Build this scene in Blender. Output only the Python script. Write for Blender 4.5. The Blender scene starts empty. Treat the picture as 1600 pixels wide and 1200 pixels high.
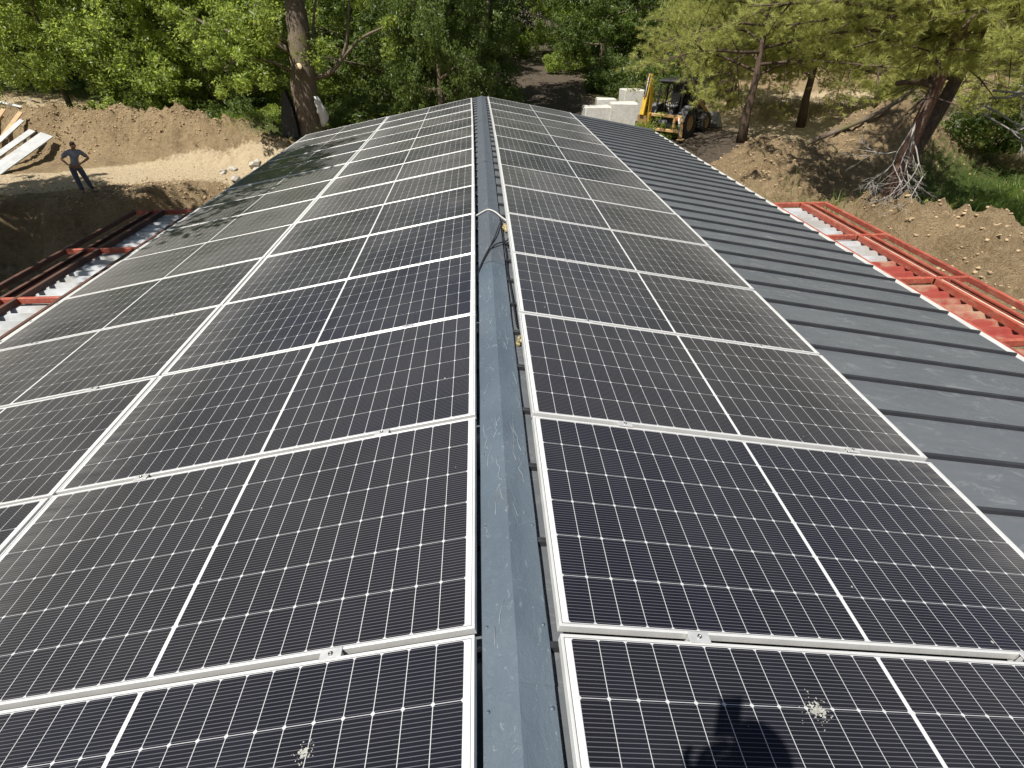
import bpy, math, random
import numpy as np
from mathutils import Vector, Matrix

C = bpy.context.scene.collection
R = math.radians
# ------------------------------------------------------------------ camera, sky, sun, exposure
FPX, PITCH, YAW, ROLL = 835.12, 0.5957, 0.0515, -0.0062
CAM = Vector((-0.0827, 0.0, 1.6102))
def camera():
    cp, sp, cy, sy = math.cos(PITCH), math.sin(PITCH), math.cos(YAW), math.sin(YAW)
    f = Vector((sy * cp, cy * cp, -sp)); r = Vector((cy, -sy, 0)); u = r.cross(f)
    cr, sr = math.cos(ROLL), math.sin(ROLL)
    r2 = cr * r + sr * u; u2 = -sr * r + cr * u
    d = bpy.data.cameras.new('camera'); d.sensor_width = 36; d.lens = FPX / 1600 * 36
    d.clip_start = 0.02; d.clip_end = 2000
    o = bpy.data.objects.new('camera', d); C.objects.link(o)
    m = Matrix.Identity(4)
    for i in range(3):
        m[i][0] = r2[i]; m[i][1] = u2[i]; m[i][2] = -f[i]; m[i][3] = CAM[i]
    o.matrix_world = m
    bpy.context.scene.camera = o
camera()
SUN = Vector((-0.712, -0.794, 1.791)).normalized()
w = bpy.data.worlds.new('World'); bpy.context.scene.world = w; w.use_nodes = True
nt = w.node_tree; bg = nt.nodes['Background']
sky = nt.nodes.new('ShaderNodeTexSky'); sky.sky_type = 'NISHITA'; sky.sun_disc = False
sky.sun_elevation = math.asin(SUN.z); sky.sun_rotation = math.atan2(SUN.x, SUN.y)
sky.air_density = 1.0; sky.dust_density = 1.5; sky.ozone_density = 1.0
nt.links.new(sky.outputs[0], bg.inputs[0]); bg.inputs[1].default_value = 0.05
sl = bpy.data.lights.new('sun', 'SUN'); sl.energy = 4.9; sl.angle = R(0.55); sl.color = (1.0, 0.955, 0.88)
so = bpy.data.objects.new('sun', sl); C.objects.link(so); so.location = (-20, -25, 50)
so.rotation_euler = SUN.to_track_quat('Z', 'Y').to_euler()
vs = bpy.context.scene.view_settings
vs.view_transform = 'Standard'; vs.look = 'None'; vs.gamma = 1.0; vs.exposure = 0.68
try: vs.use_curve_mapping = False
except Exception: pass

# ------------------------------------------------------------------ helpers
rng = random.Random(7)
nrng = np.random.default_rng(11)

def tag(o, label=None, cat=None, group=None, kind=None):
    if label: o['label'] = label
    if cat: o['category'] = cat
    if group: o['group'] = group
    if kind: o['kind'] = kind
    return o
def empty(name, loc=(0, 0, 0), rz=0.0):
    o = bpy.data.objects.new(name, None); o.empty_display_size = 0.2
    o.location = loc; o.rotation_euler = (0, 0, rz); C.objects.link(o); return o
def link_mesh(name, me, parent=None, loc=None):
    o = bpy.data.objects.new(name, me); C.objects.link(o)
    if parent: o.parent = parent
    if loc is not None: o.location = loc
    return o

class MB:
    """collects shapes into one mesh"""
    def __init__(s): s.v = []; s.f = []; s.sm = []; s.mi = []; s.cur = 0
    def add(s, vs, fs, smooth=False):
        b = len(s.v); s.v += [tuple(p) for p in vs]
        for f in fs: s.f.append(tuple(b + i for i in f)); s.sm.append(smooth); s.mi.append(s.cur)
    def box(s, c, d, rot=None, bev=0.0):
        hx, hy, hz = d[0] / 2, d[1] / 2, d[2] / 2
        if bev <= 0:
            vs = [Vector((x, y, z)) for z in (-hz, hz) for y in (-hy, hy) for x in (-hx, hx)]
            fs = [(0, 2, 3, 1), (4, 5, 7, 6), (0, 1, 5, 4), (2, 6, 7, 3), (0, 4, 6, 2), (1, 3, 7, 5)]
        else:
            b = min(bev, hx * .9, hy * .9, hz * .9)
            vs = []; idx = {}
            for sx in (-1, 1):
                for sy in (-1, 1):
                    for sz in (-1, 1):
                        for ax in range(3):
                            p = [sx * (hx - b), sy * (hy - b), sz * (hz - b)]
                            p[ax] = (sx * hx, sy * hy, sz * hz)[ax]
                            idx[(sx, sy, sz, ax)] = len(vs); vs.append(Vector(p))
            fs = []
            for ax in range(3):
                a1, a2 = (ax + 1) % 3, (ax + 2) % 3
                for sg in (-1, 1):
                    q = []
                    for (p1, p2) in ((-1, -1), (1, -1), (1, 1), (-1, 1)):
                        k = [0, 0, 0]; k[ax] = sg; k[a1] = p1; k[a2] = p2; q.append(idx[(k[0], k[1], k[2], ax)])
                    fs.append(tuple(q if sg > 0 else q[::-1]))
            for ax in range(3):
                a1, a2 = (ax + 1) % 3, (ax + 2) % 3
                for p1 in (-1, 1):
                    for p2 in (-1, 1):
                        def K(sg, w_):
                            k = [0, 0, 0]; k[ax] = sg; k[a1] = p1; k[a2] = p2; return idx[(k[0], k[1], k[2], w_)]
                        q = [K(-1, a1), K(1, a1), K(1, a2), K(-1, a2)]
                        fs.append(tuple(q if p1 * p2 < 0 else q[::-1]))
            for sx in (-1, 1):
                for sy in (-1, 1):
                    for sz in (-1, 1):
                        q = [idx[(sx, sy, sz, a)] for a in range(3)]
                        fs.append(tuple(q if sx * sy * sz > 0 else q[::-1]))
        if rot is not None: vs = [rot @ p for p in vs]
        c = Vector(c); s.add([p + c for p in vs], fs)
    def bar(s, p, q, wd, ht=None, up=(0, 0, 1), bev=0.0):
        p, q = Vector(p), Vector(q); d = q - p; L = d.length
        x = d.normalized(); u = Vector(up)
        y = u.cross(x)
        if y.length < 1e-4: y = Vector((0, 1, 0)).cross(x)
        y.normalize(); z = x.cross(y)
        s.box((p + q) / 2, (L, wd, ht or wd), Matrix((x, y, z)).transposed(), bev)
    def tube(s, pts, rad, n=8, caps=True):
        pts = [Vector(p) for p in pts]
        if not hasattr(rad, '__len__'): rad = [rad] * len(pts)
        vs = []; fs = []; prev = None
        for i, p in enumerate(pts):
            t = (pts[min(i + 1, len(pts) - 1)] - pts[max(i - 1, 0)]).normalized()
            if prev is None:
                a = t.orthogonal().normalized()
            else:
                a = prev - t * prev.dot(t)
                a = a.normalized() if a.length > 1e-5 else t.orthogonal().normalized()
            prev = a; b = t.cross(a)
            for k in range(n):
                an = 2 * math.pi * k / n
                vs.append(p + (a * math.cos(an) + b * math.sin(an)) * rad[i])
        for i in range(len(pts) - 1):
            for k in range(n):
                k2 = (k + 1) % n
                fs.append((i * n + k, i * n + k2, (i + 1) * n + k2, (i + 1) * n + k))
        if caps:
            fs.append(tuple(range(n))[::-1]); fs.append(tuple((len(pts) - 1) * n + k for k in range(n)))
        s.add(vs, fs, True)
    def cyl(s, p, q, r, n=20, r2=None): s.tube([p, q], [r, r if r2 is None else r2], n)
    def lathe(s, axis_o, axis_d, prof, n=28):
        o = Vector(axis_o); d = Vector(axis_d).normalized(); a = d.orthogonal().normalized(); b = d.cross(a)
        vs = []; fs = []
        for (t, r) in prof:
            for k in range(n):
                an = 2 * math.pi * k / n; vs.append(o + d * t + (a * math.cos(an) + b * math.sin(an)) * r)
        m = len(prof)
        for i in range(m - 1):
            for k in range(n):
                k2 = (k + 1) % n; fs.append((i * n + k, i * n + k2, (i + 1) * n + k2, (i + 1) * n + k))
        s.add(vs, fs, True)
    def prism(s, pts, ext):
        """polygon pts (list of 3D) extruded by vector ext"""
        n = len(pts); e = Vector(ext); vs = [Vector(p) for p in pts] + [Vector(p) + e for p in pts]
        fs = [tuple(range(n))[::-1], tuple(range(n, 2 * n))] + [(i, (i + 1) % n, (i + 1) % n + n, i + n) for i in range(n)]
        s.add(vs, fs)
    def mesh(s, name, mats):
        me = bpy.data.meshes.new(name); me.from_pydata(s.v, [], s.f)
        for m in (mats if isinstance(mats, (list, tuple)) else [mats]): me.materials.append(m)
        me.polygons.foreach_set('use_smooth', s.sm); me.polygons.foreach_set('material_index', s.mi)
        me.update(); return me
    def build(s, name, mats, parent=None, loc=None): return link_mesh(name, s.mesh(name, mats), parent, loc)

def np_mesh(name, V, F, mat, tint=None, smooth=False):
    """V (n,3), F (m,k) uniform polygons"""
    me = bpy.data.meshes.new(name); n, (m, k) = len(V), F.shape
    me.vertices.add(n); me.vertices.foreach_set('co', np.ascontiguousarray(V, np.float32).ravel())
    me.loops.add(m * k); me.loops.foreach_set('vertex_index', np.ascontiguousarray(F, np.int32).ravel())
    me.polygons.add(m); me.polygons.foreach_set('loop_start', np.arange(0, m * k, k, dtype=np.int32))
    try: me.polygons.foreach_set('loop_total', np.full(m, k, np.int32))
    except Exception: pass
    me.polygons.foreach_set('use_smooth', np.full(m, smooth))
    me.update(calc_edges=True); me.validate()
    me.materials.append(mat)
    if tint is not None and len(me.polygons) == m:
        a = me.attributes.new('tint', 'FLOAT', 'FACE'); a.data.foreach_set('value', np.asarray(tint, np.float32))
    return me

# ------------------------------------------------------------------ materials
class N:
    def __init__(s, name):
        s.m = bpy.data.materials.new(name); s.m.use_nodes = True; s.t = s.m.node_tree
        s.p = s.t.nodes['Principled BSDF']; s.out = s.t.nodes['Material Output']
    def node(s, typ, **kw):
        n = s.t.nodes.new(typ)
        for k, v in kw.items(): setattr(n, k, v)
        return n
    def l(s, a, b): s.t.links.new(a, b)
    def put(s, sock, v):
        if isinstance(v, (int, float)): sock.default_value = v
        elif isinstance(v, tuple): sock.default_value = v if len(v) == 4 or len(sock.default_value) == 3 else v + (1,)
        else: s.l(v, sock)
    def math(s, op, a, b=0.0, c=0.0):
        n = s.node('ShaderNodeMath', operation=op)
        s.put(n.inputs[0], a); s.put(n.inputs[1], b)
        if op in ('MULTIPLY_ADD', 'SMOOTH_MIN', 'COMPARE'): s.put(n.inputs[2], c)
        return n.outputs[0]
    def ramp(s, x, lo, hi, a=0.0, b=1.0):
        n = s.node('ShaderNodeMapRange'); n.clamp = True
        s.put(n.inputs[0], x); s.put(n.inputs[1], lo); s.put(n.inputs[2], hi); s.put(n.inputs[3], a); s.put(n.inputs[4], b)
        return n.outputs[0]
    def mix(s, f, a, b):
        n = s.node('ShaderNodeMix', data_type='RGBA')
        s.put(n.inputs[0], f); s.put(n.inputs[6], a); s.put(n.inputs[7], b); return n.outputs[2]
    def noise(s, scale, detail=4, rough=.55, vec=None, dist=0.0):
        n = s.node('ShaderNodeTexNoise'); n.inputs['Scale'].default_value = scale
        n.inputs['Detail'].default_value = detail; n.inputs['Roughness'].default_value = rough
        n.inputs['Distortion'].default_value = dist
        if vec is not None: s.l(vec, n.inputs['Vector'])
        return n.outputs[0]
    def obj(s): return s.node('ShaderNodeTexCoord').outputs['Object']
    def geo(s): return s.node('ShaderNodeNewGeometry').outputs['Position']
    def scaled(s, vec, sc):
        n = s.node('ShaderNodeMapping'); s.l(vec, n.inputs[0]); n.inputs['Scale'].default_value = sc; return n.outputs[0]
    def bump(s, h, strength=.3, dist=.02):
        n = s.node('ShaderNodeBump'); n.inputs['Strength'].default_value = strength; n.inputs['Distance'].default_value = dist
        s.l(h, n.inputs['Height']); s.l(n.outputs[0], s.p.inputs['Normal'])
    def set(s, **kw):
        for k, v in kw.items(): s.put(s.p.inputs[k.replace('_', ' ')], v)
        return s

def plain(name, col, rough=.6, metal=0.0, var=.25, scale=6.0, bump=0.0, alt=None, coat=0.0, bscale=None):
    n = N(name); co = n.obj()
    nz = n.noise(scale, 5, .6, co)
    f = n.ramp(nz, .3, .7)
    lo = alt or tuple(c * (1 - var) for c in col); hi = col if alt else tuple(min(1, c * (1 + var * .6)) for c in col)
    n.set(Base_Color=n.mix(f, lo, hi), Roughness=n.ramp(nz, .3, .7, max(.05, rough - .08), min(1, rough + .08)), Metallic=metal)
    if coat: n.set(Coat_Weight=coat)
    if bump: n.bump(n.noise(bscale or scale * 4, 4, .6, co), bump, .02)
    return n.m

PW, PH = 2.279, 1.129      # one module, metres
def cell_material():
    n = N('solar_cells'); uv = n.node('ShaderNodeUVMap').outputs[0]
    sp = n.node('ShaderNodeSeparateXYZ'); n.l(uv, sp.inputs[0]); u, v = sp.outputs[0], sp.outputs[1]
    cu_, cv_ = 0.0916, 0.1836
    uc = n.math('SUBTRACT', n.math('ABSOLUTE', n.math('SUBTRACT', u, PW / 2)), 0.007)
    a = n.math('DIVIDE', uc, cu_); fa = n.math('FRACT', a)
    du = n.math('MULTIPLY', n.math('MINIMUM', fa, n.math('SUBTRACT', 1.0, fa)), cu_)
    v0 = (PH - 6 * cv_) / 2
    b = n.math('DIVIDE', n.math('SUBTRACT', v, v0), cv_); fb = n.math('FRACT', b)
    dv = n.math('MULTIPLY', n.math('MINIMUM', fb, n.math('SUBTRACT', 1.0, fb)), cv_)
    out = n.math('MAXIMUM', n.math('LESS_THAN', uc, 0.0), n.math('GREATER_THAN', a, 12.0))
    out = n.math('MAXIMUM', out, n.math('MAXIMUM', n.math('LESS_THAN', b, 0.0), n.math('GREATER_THAN', b, 6.0)))
    gap = n.math('MAXIMUM', n.math('LESS_THAN', du, .0012), n.math('LESS_THAN', dv, .0009))
    gap = n.math('MAXIMUM', gap, n.math('LESS_THAN', n.math('ADD', du, dv), .0080))
    white = n.math('MAXIMUM', out, gap)
    bus = n.math('FRACT', n.math('MULTIPLY', fb, 15.0))
    bus = n.math('LESS_THAN', n.math('ABSOLUTE', n.math('SUBTRACT', bus, .5)), .085)
    oi = n.node('ShaderNodeObjectInfo')
    pos = n.geo()
    wb = n.node('ShaderNodeTexWhiteNoise'); wb.noise_dimensions = '3D'
    cmb = n.node('ShaderNodeCombineXYZ'); n.l(n.math('FLOOR', a), cmb.inputs[0]); n.l(n.math('FLOOR', b), cmb.inputs[1]); n.l(oi.outputs['Random'], cmb.inputs[2])
    n.l(cmb.outputs[0], wb.inputs['Vector'])
    cell = n.mix(wb.outputs[0], (.0030, .0038, .009), (.0058, .0066, .0145))
    cell = n.mix(n.math('MULTIPLY', oi.outputs['Random'], .6), cell, (.0085, .008, .010))
    col = n.mix(n.math('MULTIPLY', bus, .9), cell, (0.0896, 0.0924, 0.1064))
    seal = n.math('MAXIMUM', n.math('GREATER_THAN', n.math('ABSOLUTE', n.math('SUBTRACT', u, PW / 2)), PW / 2 - .0125), n.math('GREATER_THAN', n.math('ABSOLUTE', n.math('SUBTRACT', v, PH / 2)), PH / 2 - .0125))
    col = n.mix(white, col, n.mix(gap, (0.5616, 0.5694, 0.5616), (0.4368, 0.4446, 0.4524)))
    col = n.mix(seal, col, (.12, .12, .12))
    # dust film: heavier along the low edge, streaked down the slope
    dn = n.noise(1.5, 5, .58, pos, .3)
    st = n.noise(1.0, 4, .6, n.scaled(pos, (2.5, 22, 2.5)))
    edge = n.math('POWER', n.ramp(u, PW - .55, PW - .02), 1.7)
    edge = n.math('MULTIPLY', edge, n.ramp(st, .25, .7, .15, 1.0))
    dust = n.math('ADD', n.math('MULTIPLY', n.ramp(dn, .35, .8), .006), n.math('MULTIPLY', edge, .22))
    dust = n.math('ADD', dust, 0.0)
    spk = n.node('ShaderNodeTexVoronoi'); spk.inputs['Scale'].default_value = 9.0; n.l(pos, spk.inputs['Vector'])
    sc = n.node('ShaderNodeSeparateXYZ'); n.l(spk.outputs['Color'], sc.inputs[0])
    dot = n.math('LESS_THAN', spk.outputs['Distance'], n.math('MULTIPLY', n.math('POWER', sc.outputs[0], 4.5), .055))
    dust = n.math('MAXIMUM', dust, n.math('MULTIPLY', dot, .75))
    fine = n.noise(160, 2, .6, pos)
    dust = n.math('ADD', dust, n.ramp(fine, .62, .8, 0, .035))
    # a thin layer of dust: optical depth grows with the slanting path through it
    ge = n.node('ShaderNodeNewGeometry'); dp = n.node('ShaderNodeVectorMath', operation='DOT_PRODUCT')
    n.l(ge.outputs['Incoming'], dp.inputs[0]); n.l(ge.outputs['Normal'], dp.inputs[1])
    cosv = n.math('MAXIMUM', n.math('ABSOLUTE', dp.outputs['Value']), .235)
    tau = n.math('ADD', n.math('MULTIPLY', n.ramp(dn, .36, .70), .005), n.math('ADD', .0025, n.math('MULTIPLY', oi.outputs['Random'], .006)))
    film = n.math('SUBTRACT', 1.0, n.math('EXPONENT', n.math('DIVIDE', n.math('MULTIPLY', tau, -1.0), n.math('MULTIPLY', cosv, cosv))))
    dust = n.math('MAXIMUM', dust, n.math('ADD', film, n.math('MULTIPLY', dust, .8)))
    n.set(Base_Color=n.mix(dust, col, (.40, .385, .35)), Roughness=n.math('ADD', n.ramp(dn, .3, .7, .22, .36), n.math('MULTIPLY', edge, .3)), IOR=1.24,
          Sheen_Weight=0.0)
    n.set(Specular_IOR_Level=.5)
    return n.m
def roof_material():
    n = N('painted_roof_steel'); pos = n.geo()
    a = n.noise(1.2, 4, .6, n.scaled(pos, (1, 1.6, 1))); b = n.noise(9, 6, .7, n.scaled(pos, (.6, 2.2, 1)), .6)
    s = n.noise(3.2, 6, .75, n.scaled(pos, (1, 2.4, 1)), 1.2)
    col = n.mix(n.ramp(a, .3, .7), (0.08704, 0.0952, 0.1047), (0.1088, 0.1183, 0.1278))
    col = n.mix(n.ramp(b, .52, .75, 0, .4), col, (0.1428, 0.1462, 0.1496))
    col = n.mix(n.ramp(s, .55, .70, 0, .7), col, (0.1972, 0.204, 0.2108))
    n.set(Base_Color=col, Roughness=n.ramp(b, .3, .7, .36, .52), Metallic=0.0, Specular_IOR_Level=.5)
    n.bump(n.math('ADD', n.noise(1.6, 2, .5, n.scaled(pos, (1, 2.2, 1))), n.math('MULTIPLY', n.noise(6, 3, .6, pos), .15)), .28, .03)
    return n.m
def cap_material():
    n = N('ridge_cap_steel'); pos = n.geo()
    b = n.noise(7, 6, .7, n.scaled(pos, (1, .6, 1)), .8); s = n.noise(24, 5, .75, n.scaled(pos, (1, .5, 1)), 1.5); k = n.noise(2.0, 3, .5, pos)
    col = n.mix(n.ramp(k, .35, .65), (0.0703, 0.0928, 0.1153), (0.08717, 0.1125, 0.1378))
    sy = n.node('ShaderNodeSeparateXYZ'); n.l(pos, sy.inputs[0])
    col = n.mix(n.ramp(sy.outputs[1], 4.15, 4.4), col, (0.07592, 0.08717, 0.1012))     # the far lengths have their film pulled off
    col = n.mix(n.ramp(b, .56, .66, 0, .30), col, (0.07311, 0.07592, 0.07874))
    col = n.mix(n.ramp(s, .60, .67, 0, .6), col, (0.2025, 0.225, 0.2475))
    n.set(Base_Color=col, Roughness=n.ramp(b, .3, .7, .38, .6))
    n.bump(n.noise(30, 5, .7, n.scaled(pos, (1, .45, 1)), 1.0), .5, .008)
    return n.m
def ground_material():
    n = N('earth_and_grass'); pos = n.geo()
    vc = n.node('ShaderNodeVertexColor'); vc.layer_name = 'zone'
    sp = n.node('ShaderNodeSeparateColor'); n.l(vc.outputs[0], sp.inputs[0])
    a = n.noise(.9, 6, .62, pos); b = n.noise(7, 6, .68, pos); c = n.noise(38, 4, .7, pos)
    soil = n.mix(n.ramp(a, .3, .7), (0.247, 0.1755, 0.0962), (0.455, 0.338, 0.195))
    soil = n.mix(n.ramp(b, .42, .72, 0, .7), soil, (0.525, 0.4, 0.2438))
    soil = n.mix(n.ramp(c, .50, .70, 0, .7), soil, (.13, .088, .052)); soil = n.mix(n.ramp(n.noise(21, 3, .6, pos), .60, .72, 0, .6), soil, (0.6, 0.48, 0.324))
    road = n.mix(n.ramp(b, .3, .7), (0.6235, 0.4863, 0.3117), (0.7482, 0.611, 0.4177))
    road = n.mix(n.ramp(c, .55, .75, 0, .4), road, (.36, .27, .18))
    gr = n.mix(n.ramp(b, .3, .7), (.05, .085, .02), (.10, .14, .035))
    gr = n.mix(n.ramp(a, .5, .75, 0, .5), gr, (.20, .165, .08))
    gravel = n.mix(n.ramp(b, .3, .7), (0.091, 0.07, 0.0525), (0.168, 0.1365, 0.105))
    e1 = n.ramp(n.math('ADD', sp.outputs[0], n.math('MULTIPLY', n.math('SUBTRACT', b, .5), .9)), .4, .6)
    e2 = n.ramp(n.math('ADD', sp.outputs[1], n.math('MULTIPLY', n.math('SUBTRACT', b, .5), .7)), .4, .6)
    e3 = n.ramp(n.math('ADD', sp.outputs[2], n.math('MULTIPLY', n.math('SUBTRACT', b, .5), .7)), .4, .6)
    col = n.mix(e2, soil, road); col = n.mix(e3, col, gravel); col = n.mix(e1, col, gr)
    n.set(Base_Color=col, Roughness=.95, Specular_IOR_Level=.15)
    n.bump(n.math('ADD', n.math('MULTIPLY', b, .8), n.math('MULTIPLY', c, .7)), 1.0, .2)
    return n.m
def leaf_material(name, dark, light, trans, wt=.45):
    n = N(name)
    at = n.node('ShaderNodeAttribute'); at.attribute_name = 'tint'
    oi = n.node('ShaderNodeObjectInfo')
    f = n.math('ADD', n.math('MULTIPLY', at.outputs['Fac'], .8), n.math('MULTIPLY', oi.outputs['Random'], .2))
    n.set(Base_Color=n.mix(f, dark, light), Roughness=.42, Specular_IOR_Level=.45)
    tr = n.node('ShaderNodeBsdfTranslucent'); n.put(tr.inputs[0], n.mix(f, tuple(c * .6 for c in trans), trans))
    mx = n.node('ShaderNodeMixShader'); mx.inputs[0].default_value = wt
    n.l(n.p.outputs[0], mx.inputs[1]); n.l(tr.outputs[0], mx.inputs[2]); n.l(mx.outputs[0], n.out.inputs[0])
    return n.m
def bark_material(name, a, b, sc=6, moss=None):
    n = N(name); co = n.obj()
    g = n.noise(sc, 6, .7, n.scaled(co, (3, 3, .5)), .5); h = n.noise(1.6, 3, .5, co)
    col = n.mix(n.ramp(g, .35, .65), a, b)
    if moss: col = n.mix(n.ramp(h, .52, .66, 0, .8), col, moss)
    n.set(Base_Color=col, Roughness=.9, Specular_IOR_Level=.2); n.bump(g, .9, .05)
    return n.m
def stone_material():
    n = N('white_stone'); co = n.obj()
    g = n.noise(5, 6, .7, co); h = n.noise(14, 4, .7, co)
    col = n.mix(n.ramp(g, .3, .7), (0.41, 0.4018, 0.369), (0.5412, 0.533, 0.5002))
    col = n.mix(n.ramp(h, .56, .66, 0, .85), col, (.34, .26, .12)); col = n.mix(n.ramp(g, .66, .76, 0, .7), col, (.30, .28, .25))
    n.set(Base_Color=col, Roughness=.85); n.bump(h, .5, .03); return n.m
def sheet_material(name, a, b, dusty):
    n = N(name); pos = n.obj()
    g = n.noise(4, 6, .7, pos); h = n.noise(2.2, 4, .6, pos)
    col = n.mix(n.ramp(g, .4, .7), a, b); col = n.mix(n.ramp(h, .45, .62, 0, .75), col, dusty)
    n.set(Base_Color=col, Roughness=.55); return n.m

def primer_material():
    n = N('red_oxide_primer'); pos = n.geo()
    a = n.noise(2.5, 5, .6, pos); b = n.noise(14, 6, .75, n.scaled(pos, (1.5, .5, 1.5))); c = n.noise(55, 3, .6, pos)
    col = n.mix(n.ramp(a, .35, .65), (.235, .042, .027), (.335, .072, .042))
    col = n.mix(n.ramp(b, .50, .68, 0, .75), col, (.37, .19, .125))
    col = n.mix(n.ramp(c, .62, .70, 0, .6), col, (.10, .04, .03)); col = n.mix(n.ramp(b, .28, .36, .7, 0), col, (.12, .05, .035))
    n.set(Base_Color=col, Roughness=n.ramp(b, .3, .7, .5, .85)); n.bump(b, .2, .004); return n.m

M = dict(
    cells=cell_material(), roof=roof_material(), cap=cap_material(), film=plain('film_wrinkle', (.26, .29, .32), .4), seam=plain('dark_seam_steel', (0.02584, 0.0272, 0.03128), .5, 0, .25, 4), ground=ground_material(),
    alu=plain('anodised_aluminium', (0.6552, 0.6552, 0.6384), .42, .35, .06, 8),
    clamp=plain('clamp_aluminium', (0.64, 0.64, 0.632), .35, .5, .1, 30),
    bolt=plain('steel_bolt', (.25, .25, .25), .35, .9, .2, 30),
    trim=plain('eave_trim_steel', (0.56, 0.56, 0.536), .5, .1, .15, 5),
    dark=plain('shadow_gap_black', (.02, .02, .02), .8), foam=plain('insulation_foam', (.46, .38, .20), .9, 0, .3, 20, .6),
    wall=plain('grey_render', (.36, .35, .33), .9, 0, .15, 3, .3),
    red=primer_material(),
    brown_steel=plain('dark_brown_steel', (.12, .052, .034), .75, 0, .4, 6, .1, alt=(.05, .03, .022)), pipe=plain('dusty_pipe', (.58, .50, .38), .6, .1, .25, 4),
    wsheet=sheet_material('galvanised_sheet', (0.336, 0.352, 0.368), (0.448, 0.456, 0.464), (0.256, 0.24, 0.216)),
    rsheet=sheet_material('red_sheet', (0.2295, 0.03825, 0.02975), (0.2805, 0.06375, 0.04675), (0.34, 0.255, 0.17)),
    cable=plain('black_cable', (.012, .012, .014), .45), wcable=plain('white_cable', (0.432, 0.42, 0.396), .5, 0, .1),
    skin=plain('skin', (.33, .17, .11), .55, 0, .12, 10), hair=plain('dark_hair', (.012, .010, .009), .6, 0, .3, 40, .4),
    shirt=plain('grey_shirt', (.22, .24, .29), .85, 0, .18, 9, .3), jeans=plain('blue_grey_trousers', (.085, .095, .14), .9, 0, .3, 7, .3),
    shoe=plain('dusty_shoe', (.10, .085, .07), .8, 0, .3), jacket=plain('dark_jacket', (.04, .045, .05), .85),
    yellow=plain('worn_yellow_paint', (.62, .40, .02), .5, 0, .2, 5, .05, alt=(.40, .25, .05)),
    ochre=plain('dusty_ochre_paint', (.46, .27, .08), .7, 0, .3, 4, .05, alt=(.36, .25, .14)),
    black=plain('black_plastic', (.022, .022, .024), .5, 0, .3, 8), tyre=plain('dusty_tyre', (.045, .042, .038), .9, 0, .4, 6, .4),
    steel=plain('worn_bucket_steel', (.42, .42, .40), .5, .3, .3, 5, .1), greyp=plain('grey_machine_paint', (.13, .13, .135), .45, 0, .3, 5),
    glass=plain('cab_glass', (.03, .035, .035), .08, 0, .1), lamp=plain('lamp_lens', (.55, .10, .04), .3),
    stone=stone_material(), rock=plain('field_stone', (.40, .37, .32), .9, 0, .35, 5, .6), clod=plain('earth_clod', (0.375, 0.275, 0.165), .95, 0, .45, 3, .6),
    plank=plain('raw_plank', (.44, .30, .16), .8, 0, .35, 3, .2), wplank=plain('white_board', (0.416, 0.424, 0.424), .7, 0, .2, 4, .2),
    bag=plain('white_plastic_bag', (0.525, 0.525, 0.54), .5, 0, .1, 8, .5), hollow_shade=plain('hollow_shade_black', (.008, .008, .009), .6, 0, .3, 3, .4),
    bark=bark_material('grey_brown_bark', (.085, .065, .05), (.21, .17, .13), 7, (.13, .12, .05)),
    pbark=bark_material('pine_bark', (0.056, 0.04, 0.032), (0.144, 0.104, 0.076), 7), snag=bark_material('stripped_red_wood', (.12, .065, .048), (.235, .14, .10), 5),
    dead=bark_material('bleached_dead_wood', (0.27, 0.2475, 0.225), (0.42, 0.3975, 0.3675), 8), cut=plain('cut_wood', (.55, .42, .26), .8),
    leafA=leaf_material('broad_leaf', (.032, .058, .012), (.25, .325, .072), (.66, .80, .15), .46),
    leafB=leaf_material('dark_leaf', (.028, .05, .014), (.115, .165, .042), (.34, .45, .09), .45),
    leafP=leaf_material('pine_needle', (.20, .22, .055), (.44, .47, .13), (.76, .78, .25), .45),
    grass=leaf_material('grass_blade', (.07, .12, .02), (.17, .24, .045), (.36, .48, .07), .45),
    straw=leaf_material('dry_grass_blade', (.24, .19, .09), (.42, .34, .17), (.40, .32, .16), .3),
    splat=plain('bird_dropping', (0.322, 0.322, 0.287), .9, 0, .45, 60),
)

# ------------------------------------------------------------------ ground
_perm = np.random.default_rng(5).random((256, 256))
def vnoise(x, y):
    xi = np.floor(x).astype(int); yi = np.floor(y).astype(int); fx = x - xi; fy = y - yi
    fx = fx * fx * (3 - 2 * fx); fy = fy * fy * (3 - 2 * fy)
    g = lambda i, j: _perm[i & 255, j & 255]
    return (g(xi, yi) * (1 - fx) + g(xi + 1, yi) * fx) * (1 - fy) + (g(xi, yi + 1) * (1 - fx) + g(xi + 1, yi + 1) * fx) * fy - .5
def fbm(x, y, o=4):
    s = 0; a = 1.0
    for k in range(o):
        s = s + a * vnoise(x * 2 ** k + 17.3 * k, y * 2 ** k + 9.1 * k); a *= .5
    return s
def sst(x, a, b):
    t = np.clip((x - a) / (b - a), 0, 1); return t * t * (3 - 2 * t)
def gmound(x, y, cx, cy, sx, sy, rot=0.0):
    c, s = math.cos(rot), math.sin(rot); u = (x - cx) * c + (y - cy) * s; v = -(x - cx) * s + (y - cy) * c
    return np.exp(-(u / sx) ** 2 - (v / sy) ** 2)
def pit_edge(x): return 20.6 + .42 * (x + 13) + .5 * np.sin(x * 1.1) + .25 * np.sin(x * 2.7 + 1)
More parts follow.
